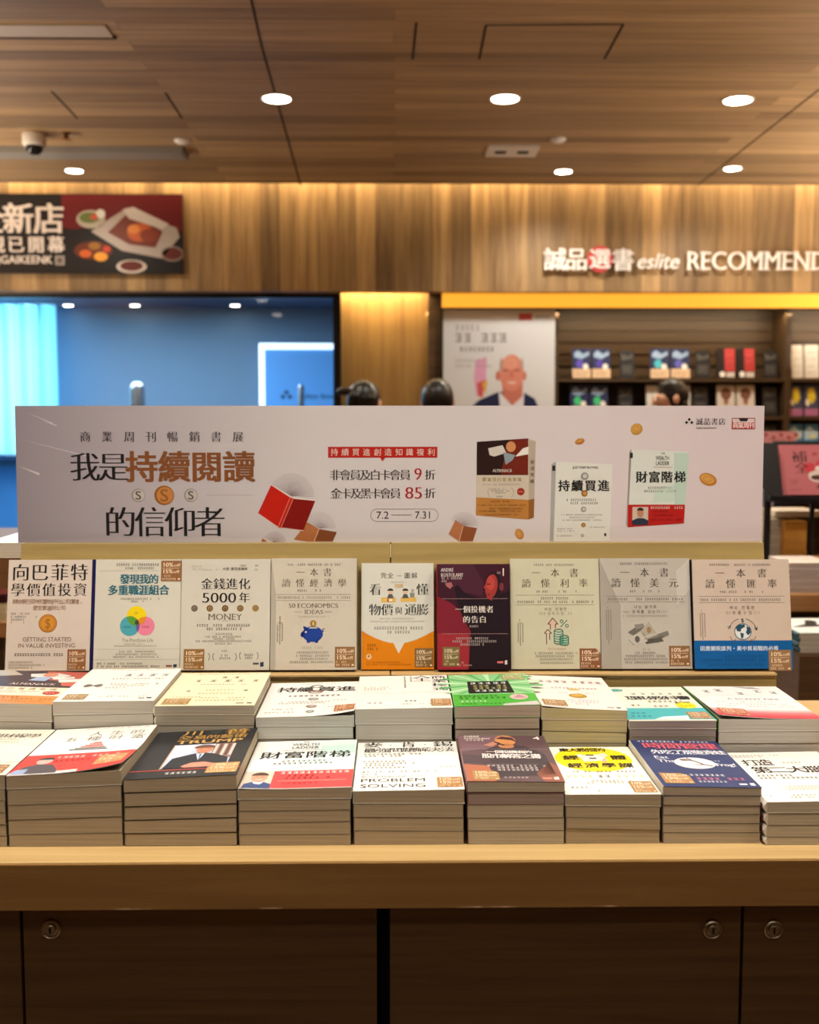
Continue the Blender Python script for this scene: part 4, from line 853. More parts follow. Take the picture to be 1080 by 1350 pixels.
def s_almanack(P):
    P.rect(0, 0, 100, 72, '43333a', 1, 3, 3); P.poly([(58, 0), (100, 0), (100, 50), (70, 40)], 'b0564a', 2); P.poly([(0, 0), (26, 0), (40, 20), (10, 30), (0, 26)], 'a8a094', 2); P.poly([(46, 14), (70, 8), (86, 18), (78, 30), (50, 28)], 'd9d5d2', 3); P.circ(66, 17, 7, 'cf8a70', 9, 5); P.poly([(56, 28), (70, 26), (68, 46), (52, 44)], '9cb0d0', 4); P.poly([(78, 36), (98, 32), (100, 46), (82, 50)], 'e3dcd6', 4); P.poly([(84, 50), (100, 48), (100, 66), (88, 64)], 'c4604e', 3); P.poly([(70, 30), (90, 24), (92, 30), (74, 38)], 'e3dfdc', 5)
    P.text('ALMANACK', 40, 82, 60, 8, 'd9d0cc', 'm', 6); P.text('窮查理的普通常識', 15, 88, 80, 7.5, '9c8048', 'r', 3); P.tiny(15, 90, 90, 3, GR, 3); P.tiny(40, 66, 96, 3, GR, 3); P.circ(87, 95, 7.5, 'b3463c', 8, 3); P.tiny(82, 92, 95, 3.5, 'e8c6bc', 4)
    P.on('belly_band'); P.rect(0, 108, 100, 140, 'cf8a4c', 3, 6, 2); P.para([(40, 66, 114), (30, 96, 121)], 5, '8e5420', 4); P.para([(30, 90, 130)], 3.5, '8e5420', 4)
def s_white(P):
    P.para([(20, 95, 5)], 3, 'b0aca6'); 
    for x in (44, 57, 71, 84): P.tiny(x, x + 9, 30, 10, '6b675f', 2, 0)
    P.tiny(34, 90, 46, 4, '8f8b84'); P.para([(38, 80, 70), (42, 76, 78), (36, 60, 86)], 4, 'aaa69f'); laurel(P, 17, 27, 76, 5, '7a766e'); P.tiny(18, 26, 76, 5, '7a766e'); P.tiny(86, 93, 70, 5, '7a766e'); P.para([(40, 56, 122), (60, 74, 122), (80, 92, 122)], 4, 'a39f98'); P.rect(82, 128, 88, 131, '5b5052'); P.rect(90, 126, 95, 131, '3b4352')
    P.sticker(6, 112, 28, 134, '9a7d50')
def s_cream(P):
    t = '6d664c'
    for x in (48, 62): P.tiny(x, x + 9, 22, 8, t, 2, 0)
    for x in (22, 38, 54, 68, 84): P.tiny(x, x + 9, 38, 9, t, 2, 0)
    P.para([(20, 90, 7), (30, 80, 54)], 3.5, 'a39a78'); P.tiny(20, 28, 82, 7, t); P.tiny(80, 88, 80, 7, t); P.para([(36, 70, 78), (34, 74, 92)], 4, 'b3aa86'); P.para([(40, 62, 110), (68, 90, 110), (36, 88, 120), (10, 40, 106)], 4, 'b0a782'); P.rect(80, 130, 88, 133, '5b5545'); P.rect(91, 129, 96, 133, '4b4a45')
    P.sticker(5, 113, 32, 135, 'a68349')
def s_buying(P):
    P.text('持續買進', 11, 96, 33, 20, '26272a', 'b', 3); P.circ(53, 31, 4, 'e6e3de', 7, 4); P.ring(53, 20, 6, 3, '7d8a86', 5, ry=5); P.ring(53, 44, 7, 3, '96706a', 5, ry=5); P.tiny(36, 80, 8, 3, '9a9690'); P.tiny(24, 82, 60, 6, '3f3c3b', 3, .06)
    for y, rx, c in ((74, 6, '8a8d8c'), (103, 6, '936f66'), (123, 4.5, '8a8d88')): P.circ(53, y, rx, c, 5, 4); P.circ(53.5, y, rx * .55, 'b5b1ac', 3, 5)
    P.para([(18, 74, 84), (16, 66, 90), (74, 92, 80)], 4, 'a8a29e'); P.para([(8, 36, 112), (6, 40, 124), (70, 82, 108)], 4, 'b39a96')
    P.sticker(78, 104, 99, 131, 'a96c3c')
def s_model(P):
    k = '37373a'
    P.vtext('商業模式', 90, 2, 72, 15, k, 'm'); P.text('全', 62, 80, 17, 26, k, 'm'); P.para([(5, 9, 10), (13, 17, 10), (19, 23, 10), (25, 29, 10)], 7, k)
    for x, n in ((50, 12), (57, 6)):
        for i in range(n): P.tiny(x, x + 4, 6 + i * 4.5, 3.6, '77746f', 2, 0)
    P.para([(6, 34, 52), (6, 40, 58), (6, 32, 64)], 3.6, 'a5a19b'); P.line([(2, 80), (20, 76), (44, 80), (66, 74), (98, 82)], .8, 'bdbab4'); P.line([(10, 106), (52, 104)], .6, 'c5c1bb'); P.rect(8, 112, 42, 124, 'f4f2ee', 2); P.tiny(11, 38, 118, 6, '5a5653', 3, .1); P.tiny(50, 66, 112, 5, '4a4745', 3); P.para([(48, 60, 124), (62, 84, 124)], 3.5, '9a9690'); P.sticker(78, 106, 99, 133, 'a87c48')
def s_green(P):
    P.rect(0, 0, 100, 140, '8cc98a', 1, 2, 2)
    for k in range(18):
        a = R(20 * k + 5); b = a + R(7); P.poly([(50, 48), (50 + 66 * math.cos(a), max(0, min(88, 48 + 66 * math.sin(a)))), (50 + 66 * math.cos(b), max(0, min(88, 48 + 66 * math.sin(b))))], 'b9e0b4' if k % 2 else '5fae6a', 2)
    P.poly([(22, 34), (74, 34), (76, 88), (20, 88)], '1d241e', 3); P.tiny(25, 72, 43, 9, 'dfe6dc', 4, 0); P.tiny(27, 70, 56, 7, 'c9b878', 4, .1); P.tiny(27, 70, 66, 7, 'c9b878', 4, .1); P.tiny(28, 70, 77, 8, 'e6ebe2', 4, 0)
    P.on('belly_band'); P.rect(0, 92, 100, 140, '4fae3c', 3, 4, 2); P.tiny(7, 62, 100, 5, '163c14', 4, .1); P.tiny(6, 66, 108, 7, '163c14', 4, .05); P.tiny(8, 42, 121, 5, 'dcefd6', 4, .1); P.tiny(8, 60, 131, 4.5, '163c14', 4, .1); P.circ(79, 106, 11, 'd2b3b3', 12, 4); P.poly([(72, 110), (80, 96), (88, 112)], 'b98a92', 5); P.poly([(56, 134), (98, 124), (100, 140), (58, 140)], 'c9c3c0', 4)
    P.on('cover'); P.sticker(67, 6, 96, 30, '9aa368')
def s_pink(P):
    t = '8a5a5c'
    for x in (12, 22, 32, 42, 56, 66, 76, 86): P.tiny(x, x + 7, 26, 9, t, 2, 0)
    for x in (28, 38, 48, 58, 68): P.tiny(x, x + 8, 41, 11, '7a4a4e', 2, 0)
    P.tiny(24, 82, 55, 4.5, '9a8a8a'); P.tiny(30, 76, 76, 3, 'bda9a8'); P.circ(52, 61, 8, 'd9bb6a', 4, 3); P.circ(52, 88, 11, 'b98f34', 9, 3); P.circ(51, 86, 7, 'cfa84c', 5, 4); P.para([(36, 78, 106), (38, 72, 114), (42, 60, 122)], 4, 'b5aab8'); P.rect(78, 130, 86, 133, '8a6a6a'); P.rect(89, 129, 94, 133, '5b4a4e')
    P.sticker(4, 110, 32, 135, 'a67e50')
def s_teal(P):
    P.circ(13, 15, 9, '4aa39a', 6, 2); P.tiny(7, 20, 15, 4, 'd9efec', 3, .1)
    for x in (28, 40, 52, 62, 74, 86): P.tiny(x, x + 6, 32, 6.5, '6d6a62', 2, .0)
    P.text('理財教科書', 18, 96, 50, 15, '32383c', 'b', 3); P.tiny(40, 84, 65, 6, '5a5a56', 3, .1); P.tiny(10, 30, 80, 6, '7a6a5a', 3, .3); P.tiny(42, 70, 84, 6, '8a8a84', 3, .3)
    P.on('belly_band'); P.rect(0, 92, 100, 136, '4bb3bb', 3, 4, 2); P.para([(8, 30, 112), (6, 32, 124)], 6, '2d6f78', 4); P.poly([(30, 136), (42, 126), (72, 122), (70, 136)], 'dff0f0', 4); P.circ(82, 82, 12, 'f0df2c', 13, 5); P.tiny(74, 91, 84, 5, 'b59a12', 6, .1); P.rect(72, 70, 78, 74, '3a3a3a', 5); P.rect(82, 68, 90, 72, '3a3a3a', 5)
    P.on('cover'); P.sticker(73, 108, 98, 134, 'a67f58')
def s_fire(P):
    g = '6d6a6a'
    for x, y in ((14, 26), (28, 20), (48, 34), (68, 24), (84, 30)): P.tiny(x, x + 9, y, 11, g, 2, .2)
    P.line([(2, 44), (96, 40)], .5, 'cfcac8'); P.text('A SILENT FIRE', 30, 84, 60, 6, '8a8687', 'r', 3); P.para([(14, 30, 74), (36, 74, 72), (26, 90, 82), (12, 30, 92), (40, 66, 92), (72, 90, 92)], 4, 'b3acab'); P.poly([(50, 2), (74, 4), (80, 14), (66, 12)], 'a8a6a6', 2)
    for k, c in enumerate(('edd0cf', 'e6a4a6', 'de7c82', 'd65f68', 'cf4c58', 'c9404e')): P.rect(0, 104 + k * 6, 100, 110 + k * 6, c, 2, 4, 1)
    P.sticker(6, 106, 34, 134, 'b8684a')

# ------------------------------------------------------------------ front row of piles (boundaries read off the photograph, top first)
pg = 'bfb096'
pile(ROW1_Y, -145, 7, [(1021.7, 1021.7), (1040, 1040), (1055.8, 1055.8), (1071.7, 1071.7), (1087.5, 1087.5), (1102.5, 1102.5), (1119, 1119)], 'cream report-title books',
     'cream paperback cut off by the frame, beside the red-banded pile on the worktop', f_report, .205, 'e3dccd', page=pg)
pile(ROW1_Y, 7.8, 160.5, [(1023.3, 1015.3), (1041.3, 1035), (1062.2, 1056.7), (1081.7, 1076.7), (1100.8, 1098.3), (1120.8, 1119.7)], 'white red-banded books',
     'white paperback with a red paper band and small pyramid, topmost of its pile', f_wealth5, .209, 'e6e4df', spine='1b1d3a', page=pg, curl=(.010, 1, .35, .55), inner='14142a')
pile(ROW1_Y, 162.5, 312.5, [(1028.3, 1020.8), (1045.8, 1041.3), (1064.2, 1059.7), (1082.2, 1078), (1099.5, 1097.5), (1117, 1115)], 'black suited-man books',
     'black paperback with gold lettering and a photo of a suited man, topmost of its pile', f_suit, .212, '26272b', page=pg, low_cover='3b3630')
pile(ROW1_Y, 314, 463.5, [(1041.7, 1037.5), (1055, 1053.3), (1070, 1068), (1085.8, 1083.3), (1101, 1100), (1115, 1114)], 'white ladder-title books',
     'white and pale teal paperback with red band and smiling man, topmost of its pile', f_ladder, .21, 'e8ebe8', page=pg, curl=(.0025, -1, .5, .4))
pile(ROW1_Y, 466, 613, [(1043, 1040.5), (1060, 1060), (1077.8, 1078.3), (1095.5, 1096.3), (1113.3, 1112.5)], 'white problem-solving books',
     'white paperback with the words PROBLEM SOLVING, topmost of its pile', f_solve, .21, 'e9e8e2', page=pg)
pile(ROW1_Y, 616.5, 745.5, [(1030, 1031), (1045, 1045), (1061.7, 1060.8), (1079, 1078.3), (1095.8, 1095), (1110.3, 1110)], 'brown-purple portrait books',
     'brown-purple paperback with a bald man and white title, topmost of its pile', f_answers, .205, '5f484e', spine='8d6266', page='c9beaa', odd=(1, '6d4a50', 'b09c94'))
pile(ROW1_Y, 746.5, 872.5, [(1047.5, 1047), (1063, 1063.7), (1077.8, 1079.5), (1092.5, 1094.5), (1109, 1109.7)], 'yellow oval books',
     'white paperback with a big yellow oval and black title, topmost of its pile', f_yellow, .205, 'eae7dd', page=pg)
pile(ROW1_Y, 875, 1005, [(1036.6, 1038.6), (1049.4, 1050), (1061.6, 1062.4), (1074.9, 1073.9), (1085.9, 1086), (1098, 1098), (1110, 1111)], 'navy frog books',
     'navy blue paperback with pink title and a white oval, topmost of its pile', f_time, .205, '2e3a66', spine='d5cfc3', page='c4b7a2', low_spine='8f7f78')
def brain_spine(c, mp, T, H):
    for y0, y1, col in ((.004, .016, '6b2f2c'), (.02, .028, 'c9bdb4'), (.036, .05, '37302e'), (.07, .16, '4a4442')):
        c.add([mp(-CARD - .0046, y, z) for y, z in ((y0, T * .22), (y1, T * .22), (y1, T * .78), (y0, T * .78))], [(0, 1, 2, 3)], M(col, .5))
pile(ROW1_Y - .008, 1012, 1160, [(1057.5, 1055), (1072.6, 1072), (1088.5, 1088.5), (1103.8, 1104), (1118, 1119)], 'plain white brain-title books',
     'plain white paperback with black title and a red tab, topmost of its pile', f_brain, .208, 'e9e7e1', spine='d9d3ca', page='c9bea9', sp_draw=brain_spine, round_spine=.004)

# ------------------------------------------------------------------ second row of piles, behind the first
pg2 = 'cbc4b6'
pile(ROW2_Y, -85, 68.5, [(925, 929), (950, 952.5), (974, 976)], 'almanack books', 'paperback with a dark art picture, cream strip and orange band, lying behind the cream pile', s_almanack, .205, 'e6dcc8', page='cfc8ba', fill=True)
pile(ROW2_Y, 70, 203, [(925, 923.5), (943.7, 940.5), (962, 958)], 'white twin-laurel books', 'white paperback with faint grey lettering, behind the red-banded pile', s_white, .208, 'ecebe6', page=pg2, fill=True)
pile(ROW2_Y, 203.8, 335.5, [(930.8, 929.7), (943.8, 943.3), (957, 956.5)], 'cream yellow books', 'cream yellow paperback with faint lettering, behind the black suited-man pile', s_cream, .21, 'ebe4c4', spine='e6e0c6', page='bdb4a2', fill=True, round_spine=.002)
pile(ROW2_Y, 338, 467.5, [(945.8, 942.8), (958.3, 958), (975, 974)], 'white coin-title books', 'white paperback with four big black characters and coins down the middle, behind the ladder-title pile', s_buying, .21, 'ebe9e6', page='c9c6bc', fill=True, curl=(.0075, 1, .45, .5), inner='191614')
pile(ROW2_Y, 469, 597.5, [(935, 932.5), (955.8, 955), (976, 975.5)], 'thick white vertical-title books', 'thick white paperback with vertical black title and a wavy line, behind the problem-solving pile', s_model, .207, 'ecebe4', page='c6c2b6', fill=True)
pile(ROW2_Y, 600, 713, [(931.7, 929), (946.7, 946), (961.7, 961), (975, 974)], 'green ray books', 'green paperback with rays and a black title panel, topmost of its pile', s_green, .2, '7fbf7c', page='bfb09f', fill=True, low_cover='6a5a4c')
pile(ROW2_Y, 714.5, 828, [(932.5, 936.7), (949, 950), (964, 966), (980, 980)], 'pinkish white coin books', 'pinkish white paperback with a gold coin, behind the yellow oval pile', s_pink, .206, 'eee4e1', page='c8bb93', fill=True, curl=(.003, -1, .4, .5))
pile(ROW2_Y, 830, 945.5, [(950.3, 949.7), (961.7, 961.5), (971.5, 971.5)], 'teal-banded textbooks', 'white paperback with a teal band and yellow oval, behind the navy frog pile', s_teal, .205, 'e9e8da', page='a79a94', fill=True)
pile(ROW2_Y, 948, 1085, [(948, 948), (965, 964.5), (980.5, 980)], 'white and red gradient books', 'white paperback fading to red with a green spine, at the end of the second row', s_fire, .2, 'eceae8', spine='4f8f46', page='cfc8be', fill=True, curl=(.007, -1, .15, 1.1), inner='5a7a4a', low_spine='8a857a')

# ------------------------------------------------------------------ books behind the riser
def plainbook(label, x, y, z, W, H, T, cover, spine=None, page='cfc8ba', rz=0.0, group=None, draw=None, **k):
    return book('paperback_book', label, W, H, T, cover, spine, page, draw, (0, 0, 100, 140), (x, y, z), (0, 0, R(rz)), group=group, **k)
zr = 1.024
t = thing('rear_stand', 'narrow wooden stand close behind the riser, hidden by the banner', 'display stand')
MB().box(rx0 + .01, rx1 - .01, 2.085, 2.36, 0, 1.0, ris_m).build('body', t); MB().box(rx0, rx1, 2.08, 2.37, 1.0002, 1.0236, ris_m).build('top_board', t)
top_r = atY(1030, 714, 2.12).z; xr0 = rx1 - .13
hr = (top_r - zr) / 4
for k in range(4):
    plainbook('pale paperback, %s from the top of the pile peeking out beyond the banner end' % ORD[4 - k], rx1 + .026 - .15 + .001 * k, 2.09, zr + hr * k + .0003, .148, .21, hr - .0006, 'cfd2e2' if k == 3 else 'd9d4c4', page='d6cfba', group='pile behind the end of the banner', rz=0)
top_l = atY(10, 713, 2.12).z; hl = (top_l - zr) / 3
for k in range(3):
    plainbook(['brown book at the bottom of the pile under a white book behind the banner', 'brown book just under the white book behind the banner end', 'white book on top of the brown pile behind the banner end'][k],
              rx0 - .149, 2.09, zr + hl * k + .0003, .15, .21, hl - .0006, ['6d4a30', '74502f', 'eeeae6'][k], page=['6d4a30', '6d4a30', 'c9c0b2'][k])

# ------------------------------------------------------------------ second display table beyond, on the right
oak2 = wood('far_oak', '8a5f34', 'a9784a', (2.2, 50, 50), rough=.5)
T2Y = 3.36
tx0 = atY(1035, 790, T2Y).x - .06
t = thing('display_table', 'wooden display table beyond the riser carrying the pink book stand', 'table')
MB().box(tx0, tx0 + 1.6, T2Y, T2Y + 1.0, .745, .80, oak2).build('table_top', t, bevel=.002)
MB().box(tx0 + .04, tx0 + 1.56, T2Y + .06, T2Y + .95, .0, .7448, dark_m).build('cabinet_body', t)
st_x = atY(1053.5, 890, 3.02).x
t = thing('display_plinth', 'low dark wooden plinth in front of the far table', 'plinth')
pz = atY(1060, 865, 3.02).z
MB().box(st_x, st_x + 1.3, 3.02, 3.30, 0, pz, wood('plinth_oak', '4a341f', '664a2e', (2.2, 60, 60), rough=.5)).build('body', t)
MB().box(st_x + .001, st_x + 1.299, 3.03, 3.299, pz + .0002, pz + .004, dark_m).build('top_sheet', t)
def f_teal_art(P):
    P.poly([(4, 90), (40, 60), (52, 30), (70, 38), (60, 62), (100, 70), (100, 84), (50, 84)], '2c2a2a', 2); P.circ(60, 34, 10, '2c2a2a', 12, 3); P.poly([(0, 110), (100, 96), (100, 140), (0, 140)], 'cfe0de', 1)
bx = atY(1057, 850, 3.04).x; hb = (atY(1060, 835, 3.04).z - pz - .0045) / 4
for k in range(4):
    plainbook('thick book with teal spine, %s from the top of the pile on the dark plinth' % ORD[4 - k], bx - .004 * (k % 2), 3.05, pz + .0045 + hb * k, .17, .235, hb - .0006, 'e4e8e6', '2f5560', 'd3cdc0', group='teal-spined pile on the plinth', draw=f_teal_art if k == 3 else None, round_spine=.006, rz=0)
# piles on the far table
def stack(label, n, px0, px1, ytop, Y, cover, page, grp, W=None, H=.2, spine=None, base=.8002):
    x0, x1 = atY(px0, ytop, Y).x, atY(px1, ytop, Y).x; zt = atY(px0, ytop, Y).z; h = (zt - base) / n
    for k in range(n):
        d = random.uniform(-.002, .002)
        plainbook(label % ORD[n - k], x0 + d, Y + abs(d), base + h * k, (x1 - x0), H, h - .0006, cover, spine, page, group=grp)
stack('pinkish paged book, %s from the top, pile at the far table edge', 5, 1040, 1098, 742, 3.40, 'e8dcd2', 'b8a8a2', 'pile at the edge of the far table', H=.185)
stack('golden covered book, %s from the top of the pile under the pink book stand', 6, 1036, 1065, 687, 3.66, 'c08a3a', 'b9843a', 'golden pile on the far table', H=.16)
stack('pale paged book, %s from the top of the pile beside the golden pile', 7, 1016, 1035, 684, 3.70, 'efe4cc', 'b9b0a0', 'pale pile on the far table', H=.2)
stack('grey paged book, %s from the top of the tall pile next to the banner end', 12, 985, 1021, 647, 3.90, 'b9b0b8', '8d838c', 'tall grey pile on the far table', H=.2)
plainbook('white book lying open-cornered across the pale and golden piles', atY(1022, 676, 3.70).x, 3.70, atY(1022, 683, 3.70).z + .004, .17, .18, .02, 'f3e9d2', page='e6dcc8')
# pink book on its stand
PY = 3.64
t = thing('book_stand', 'black metal display stand holding up the pink book on the far table', 'book stand')
blk = M('141315', .45)
pc = atY(1074.5, 700, PY)
MB().lathe([(.009, .8005), (.009, atY(1073, 655, PY).z)], blk, 16, (pc.x, PY + .03, 0)).build('post', t, smooth=True)
MB().lathe([(.013, .8003), (.013, .806), (.011, .812)], blk, 24, (pc.x, PY + .03, 0)).build('foot', t)
b0, b1 = atY(1026, 663, PY), atY(1118, 655, PY)
MB().box(b0.x, b1.x, PY - .02, PY + .03, b0.z, b1.z, blk).build('tray', t, bevel=.002)
MB().prism([(PY + .02, b1.z), (PY + .09, b1.z + .19), (PY + .1, b1.z + .19), (PY + .03, b1.z)], b0.x + .01, b1.x - .02, blk).build('back_plate', t)
def f_pink(P):
    P.rect(0, 0, 100, 140, 'b5656c', 1, 2, 2); k = '3a2426'
    P.text('補', 22, 46, 34, 30, k, 'm'); P.text('全', 26, 48, 66, 30, k, 'm'); P.text('聖', 72, 98, 34, 30, k, 'm'); P.text('上', 84, 98, 64, 18, k, 'm')
    P.circ(50, 64, 12, 'c23a44', 13, 3); P.circ(74, 54, 12, 'c23a44', 12, 3); P.circ(62, 26, 5, 'a8434a', 5, 3); P.circ(62, 88, 15, 'd3c4bc', 17, 3); P.circ(62, 92, 11, '4a2a26', 7, 4); P.circ(66, 66, 6, 'd9cfc8', 6, 4); P.poly([(58, 122), (64, 108), (72, 122)], '6d3b46', 3); P.para([(12, 30, 100), (14, 26, 108), (12, 34, 126)], 5, '7a4a4e', 3)
q0, q1 = atY(1033, 656, PY + .0), atY(1094, 583, PY + .06)
book('paperback_book', 'pink book with cherries and a cup on the black display stand', q1.x - q0.x + .02, .182, .02, 'b5656c', 'a05058', 'c9b8b0', f_pink, (0, 0, 100, 140), (q0.x, PY + .018, b1.z + .0004), (R(70), 0, 0))
t = thing('book_stand', 'second black display stand half hidden behind the banner end, beside the pink book', 'book stand')
a, b_ = atY(1006, 652, 3.62), atY(1030, 584, 3.62)
MB().prism([(3.59, a.z), (3.66, b_.z), (3.68, b_.z), (3.61, a.z)], a.x, b_.x, blk).build('back_plate', t)
MB().box(a.x, b_.x + .004, 3.55, 3.612, a.z - .02, a.z, blk).build('tray', t, bevel=.001)
MB().lathe([(.012, .8005), (.012, a.z - .02)], blk, 14, ((a.x + b_.x) / 2 - .012, 3.62, 0)).build('post', t); MB().lathe([(.05, .8003), (.05, .806)], blk, 20, ((a.x + b_.x) / 2 - .012, 3.62, 0)).build('foot', t)
p_ = atY(1003, 590, 4.15); book('paperback_book', 'pale pink book leaning behind the second black display stand', .15, .2, .02, 'd08f92', '7a3a40', 'c9b8b0', lambda P: (P.rect(0, 0, 100, 140, 'd08f92', 1), [P.circ(20 + 20 * k, 10 + (k % 2) * 8, 6, 'b8575e', L=2) for k in range(5)], P.para([(14, 90, 24)], 7, '9c4a50', 3)), (0, 0, 100, 140), (p_.x, 4.155, atY(1003, 570, 4.15).z - .195), (R(76), 0, 0))
t = thing('book_stand', 'tall acrylic block under the pale pink leaning book', 'stand'); MB().box(p_.x + .01, p_.x + .14, 4.155, 4.21, .8025, atY(1003, 570, 4.15).z - .1955, blk).build('block', t); MB().box(p_.x, p_.x + .15, 4.152, 4.22, .8001, .8003 + .002, blk).build('foot', t)
# far table on the other side, only its corner in view
t = thing('display_table', 'wooden display table carrying a brown wooden block, at the edge of the view', 'table')
lx = atY(12, 800, 3.4).x
MB().box(lx - 1.4, lx, 3.4, 4.2, .66, .71, oak2).build('table_top', t, bevel=.002); MB().box(lx - 1.36, lx - .04, 3.45, 4.15, 0, .66, dark_m).build('cabinet_body', t)
t = thing('display_block', 'brown wooden block on the far table by the edge of the view', 'block'); MB().box(lx - .5, lx - .005, 3.62, 3.95, .7102, .955, M('8a6a4a', .6)).build('body', t); MB().box(lx - .502, lx - .003, 3.615, 3.955, .955, .962, M('765839', .6)).build('lid', t)
for k, (c, p, lab) in enumerate((('e6d8c0', 'c9b38c', 'cream book at the bottom of the small pile before the brown block'), ('d9c9a8', 'd3c09c', 'tan book in the middle of the small pile before the brown block'), ('5a1f22', '3a1416', 'dark red book on top of the small pile before the brown block'))):
    plainbook(lab, lx - .165, 3.41, .7102 + .03 * k, .15, .2, .0295, c, page=p)

# ------------------------------------------------------------------ shelf bay with face-out books
FY = 6.60
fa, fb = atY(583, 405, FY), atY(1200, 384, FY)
t = thing('shelf_fascia', 'long orange wood fascia with added glow over the bookshelf, under the sign letters', 'fascia')
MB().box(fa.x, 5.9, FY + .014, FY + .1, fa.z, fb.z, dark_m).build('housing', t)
MB().box(fa.x, 5.9, FY, FY + .0135, fa.z, fb.z, M('e59a2e', .5, 0, .80)).build('glowing_face', t)  # emission added so the wood fascia looks brightly lit
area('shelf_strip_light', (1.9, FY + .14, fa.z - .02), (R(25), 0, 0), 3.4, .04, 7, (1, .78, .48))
bay_x0, bay_x1 = PX(735), 4.2
t = thing('bookshelf', 'long dark wooden bookshelf with face-out books under the orange fascia', 'bookshelf')
SY0, SY1 = 6.74, 6.975
shelf_z = [WZ(499, 6.78), WZ(549, 6.78), WZ(592, 6.78), WZ(640, 6.78), .78, .5]
for zz_ in shelf_z: MB().box(bay_x0, bay_x1, SY0, SY1, zz_ - .02, zz_, dark_m).build('shelf', t)
for px in (1033,): MB().box(PX(px, SY0), PX(px + 7, SY0), SY0 - .012, SY1, .1, WZ(405, 6.78), slat_m).build('upright', t)
MB().box(bay_x1, bay_x1 + .04, SY0, SY1, .1, WZ(405, 6.78), slat_m).build('upright', t); MB().box(bay_x0 - .03, bay_x0, SY0, SY1, .1, WZ(405, 6.78), dark_m).build('upright', t)
MB().box(bay_x0, bay_x1, SY0 + .02, SY1, .0, .1, dark_m).build('plinth', t)
def d_blue(acc):
    def d(P):
        P.rect(0, 0, 100, 140, '232c52', 1); P.poly([(10, 20), (30, 8), (60, 26), (90, 12), (94, 30), (50, 50), (8, 40)], '8fa6c4', 2); P.rect(0, 96, 100, 140, 'd9b996', 2); P.circ(40, 72, 20, acc, 20, 3); P.circ(72, 86, 15, 'e9e2da', 14, 3); P.para([(8, 92, 112), (14, 80, 126)], 8, '6b5a4a', 3)
    return d
def d_sign(P):
    P.rect(0, 0, 100, 140, '1b1a1b', 1); P.poly([(10, 14), (60, 30), (88, 12), (90, 40), (14, 50)], '4a4846', 2); P.rect(12, 70, 88, 120, '3c3a38', 2); P.para([(20, 80, 84), (20, 70, 98)], 6, '6f6c68', 3)
def d_redblack(P):
    P.rect(0, 0, 100, 140, '1e1718', 1); P.rect(42, 0, 100, 108, 'b23a3c', 2); P.circ(28, 122, 16, 'e6ded8', 14, 3); P.rect(50, 112, 96, 136, 'c9beb6', 2); P.para([(50, 90, 30), (50, 90, 60)], 8, 'd97a74', 3)
def d_white(P):
    P.rect(0, 0, 100, 140, 'd9d3c9', 1); P.para([(10, 90, 30), (10, 90, 60), (10, 90, 90), (10, 70, 116)], 9, 'a39a90', 2)
def d_brown(P):
    P.rect(0, 0, 100, 140, 'd6cbbd', 1); P.circ(50, 40, 30, '7a4f3e', 28, 2); P.circ(50, 74, 14, '9a6a52', 16, 2); P.para([(8, 92, 112)], 16, '5a4a42', 2)
def d_yellow(P):
    P.rect(0, 0, 100, 140, '4a4f6b', 1); P.poly([(30, 20), (70, 14), (86, 60), (60, 88), (24, 70)], 'e9cf2e', 2); P.circ(24, 80, 16, 'f0ead6', 16, 2); P.rect(0, 108, 100, 140, 'b5719a', 2)
def d_aqua(P):
    P.rect(0, 0, 100, 140, '3f86b9', 1); P.poly([(0, 40), (40, 10), (80, 40), (100, 30), (100, 80), (0, 90)], 'b9d9ec', 2); P.circ(60, 70, 18, 'e6e2a0', 16, 3)
def face(label, p0, p1, ytop, ybot, draw, cover, grp=None, name='paperback_book', cat='book', T=.02, zi=None, page='cfc6b8'):
    Y = SY0 + .03
    a = atY(p0, ybot, Y); b = atY(p1, ytop, Y); z0 = shelf_z[zi] + .0006 if zi is not None else a.z
    H = (b.z - z0) / math.cos(R(9))
    return book(name, label, b.x - a.x - .003, H, T, cover, None, page, draw, (0, 0, 100, 140), (a.x + .0015, Y + .02, z0), (R(81), 0, 0), group=grp, cat=cat)
face('navy and tan book on the upper shelf, first beside the poster', 755, 780, 460, 497, d_blue('5a4ab0'), '232c52', 'navy books on the upper shelf', zi=0)
face('navy and tan book on the upper shelf, second from the poster', 781, 806, 460, 497, d_blue('4a3a9a'), '232c52', 'navy books on the upper shelf', zi=0)
face('navy book with a teal spot on the upper shelf, between two black cards', 858, 884, 460, 497, d_blue('45b5c4'), '232c52', 'navy books on the upper shelf', zi=0)
face('navy book on the upper shelf next to the second black card', 885, 911, 460, 497, d_blue('5a5ab0'), '232c52', 'navy books on the upper shelf', zi=0)
face('black and red book on the upper shelf, nearer the poster', 946, 971, 460, 497, d_redblack, '1e1718', 'black and red books', zi=0)
face('black and red book on the upper shelf, farther from the poster', 972, 997, 460, 497, d_redblack, '1e1718', 'black and red books', zi=0)
for i, (p0, p1) in enumerate(((818, 838), (918, 939), (1008, 1028))):
    face('small black shelf card on the upper shelf, %s from the poster' % ['first', 'second', 'third'][i], p0, p1, 462, 497, d_sign, '1b1a1b', 'black shelf cards', 'shelf_card', 'card', .006, 0, '1b1a1b')
face('white book stack front on the upper shelf beyond the upright, first of two', 1044, 1061, 455, 497, d_white, 'd9d3c9', 'white books beyond the upright', zi=0)
face('white book stack front on the upper shelf beyond the upright, second of two', 1062, 1082, 455, 497, d_white, 'd9d3c9', 'white books beyond the upright', zi=0)
face('navy and green book on the second shelf, first beside the poster', 752, 777, 508, 548, d_blue('3fc47a'), '232c52', 'navy and green books', zi=1)
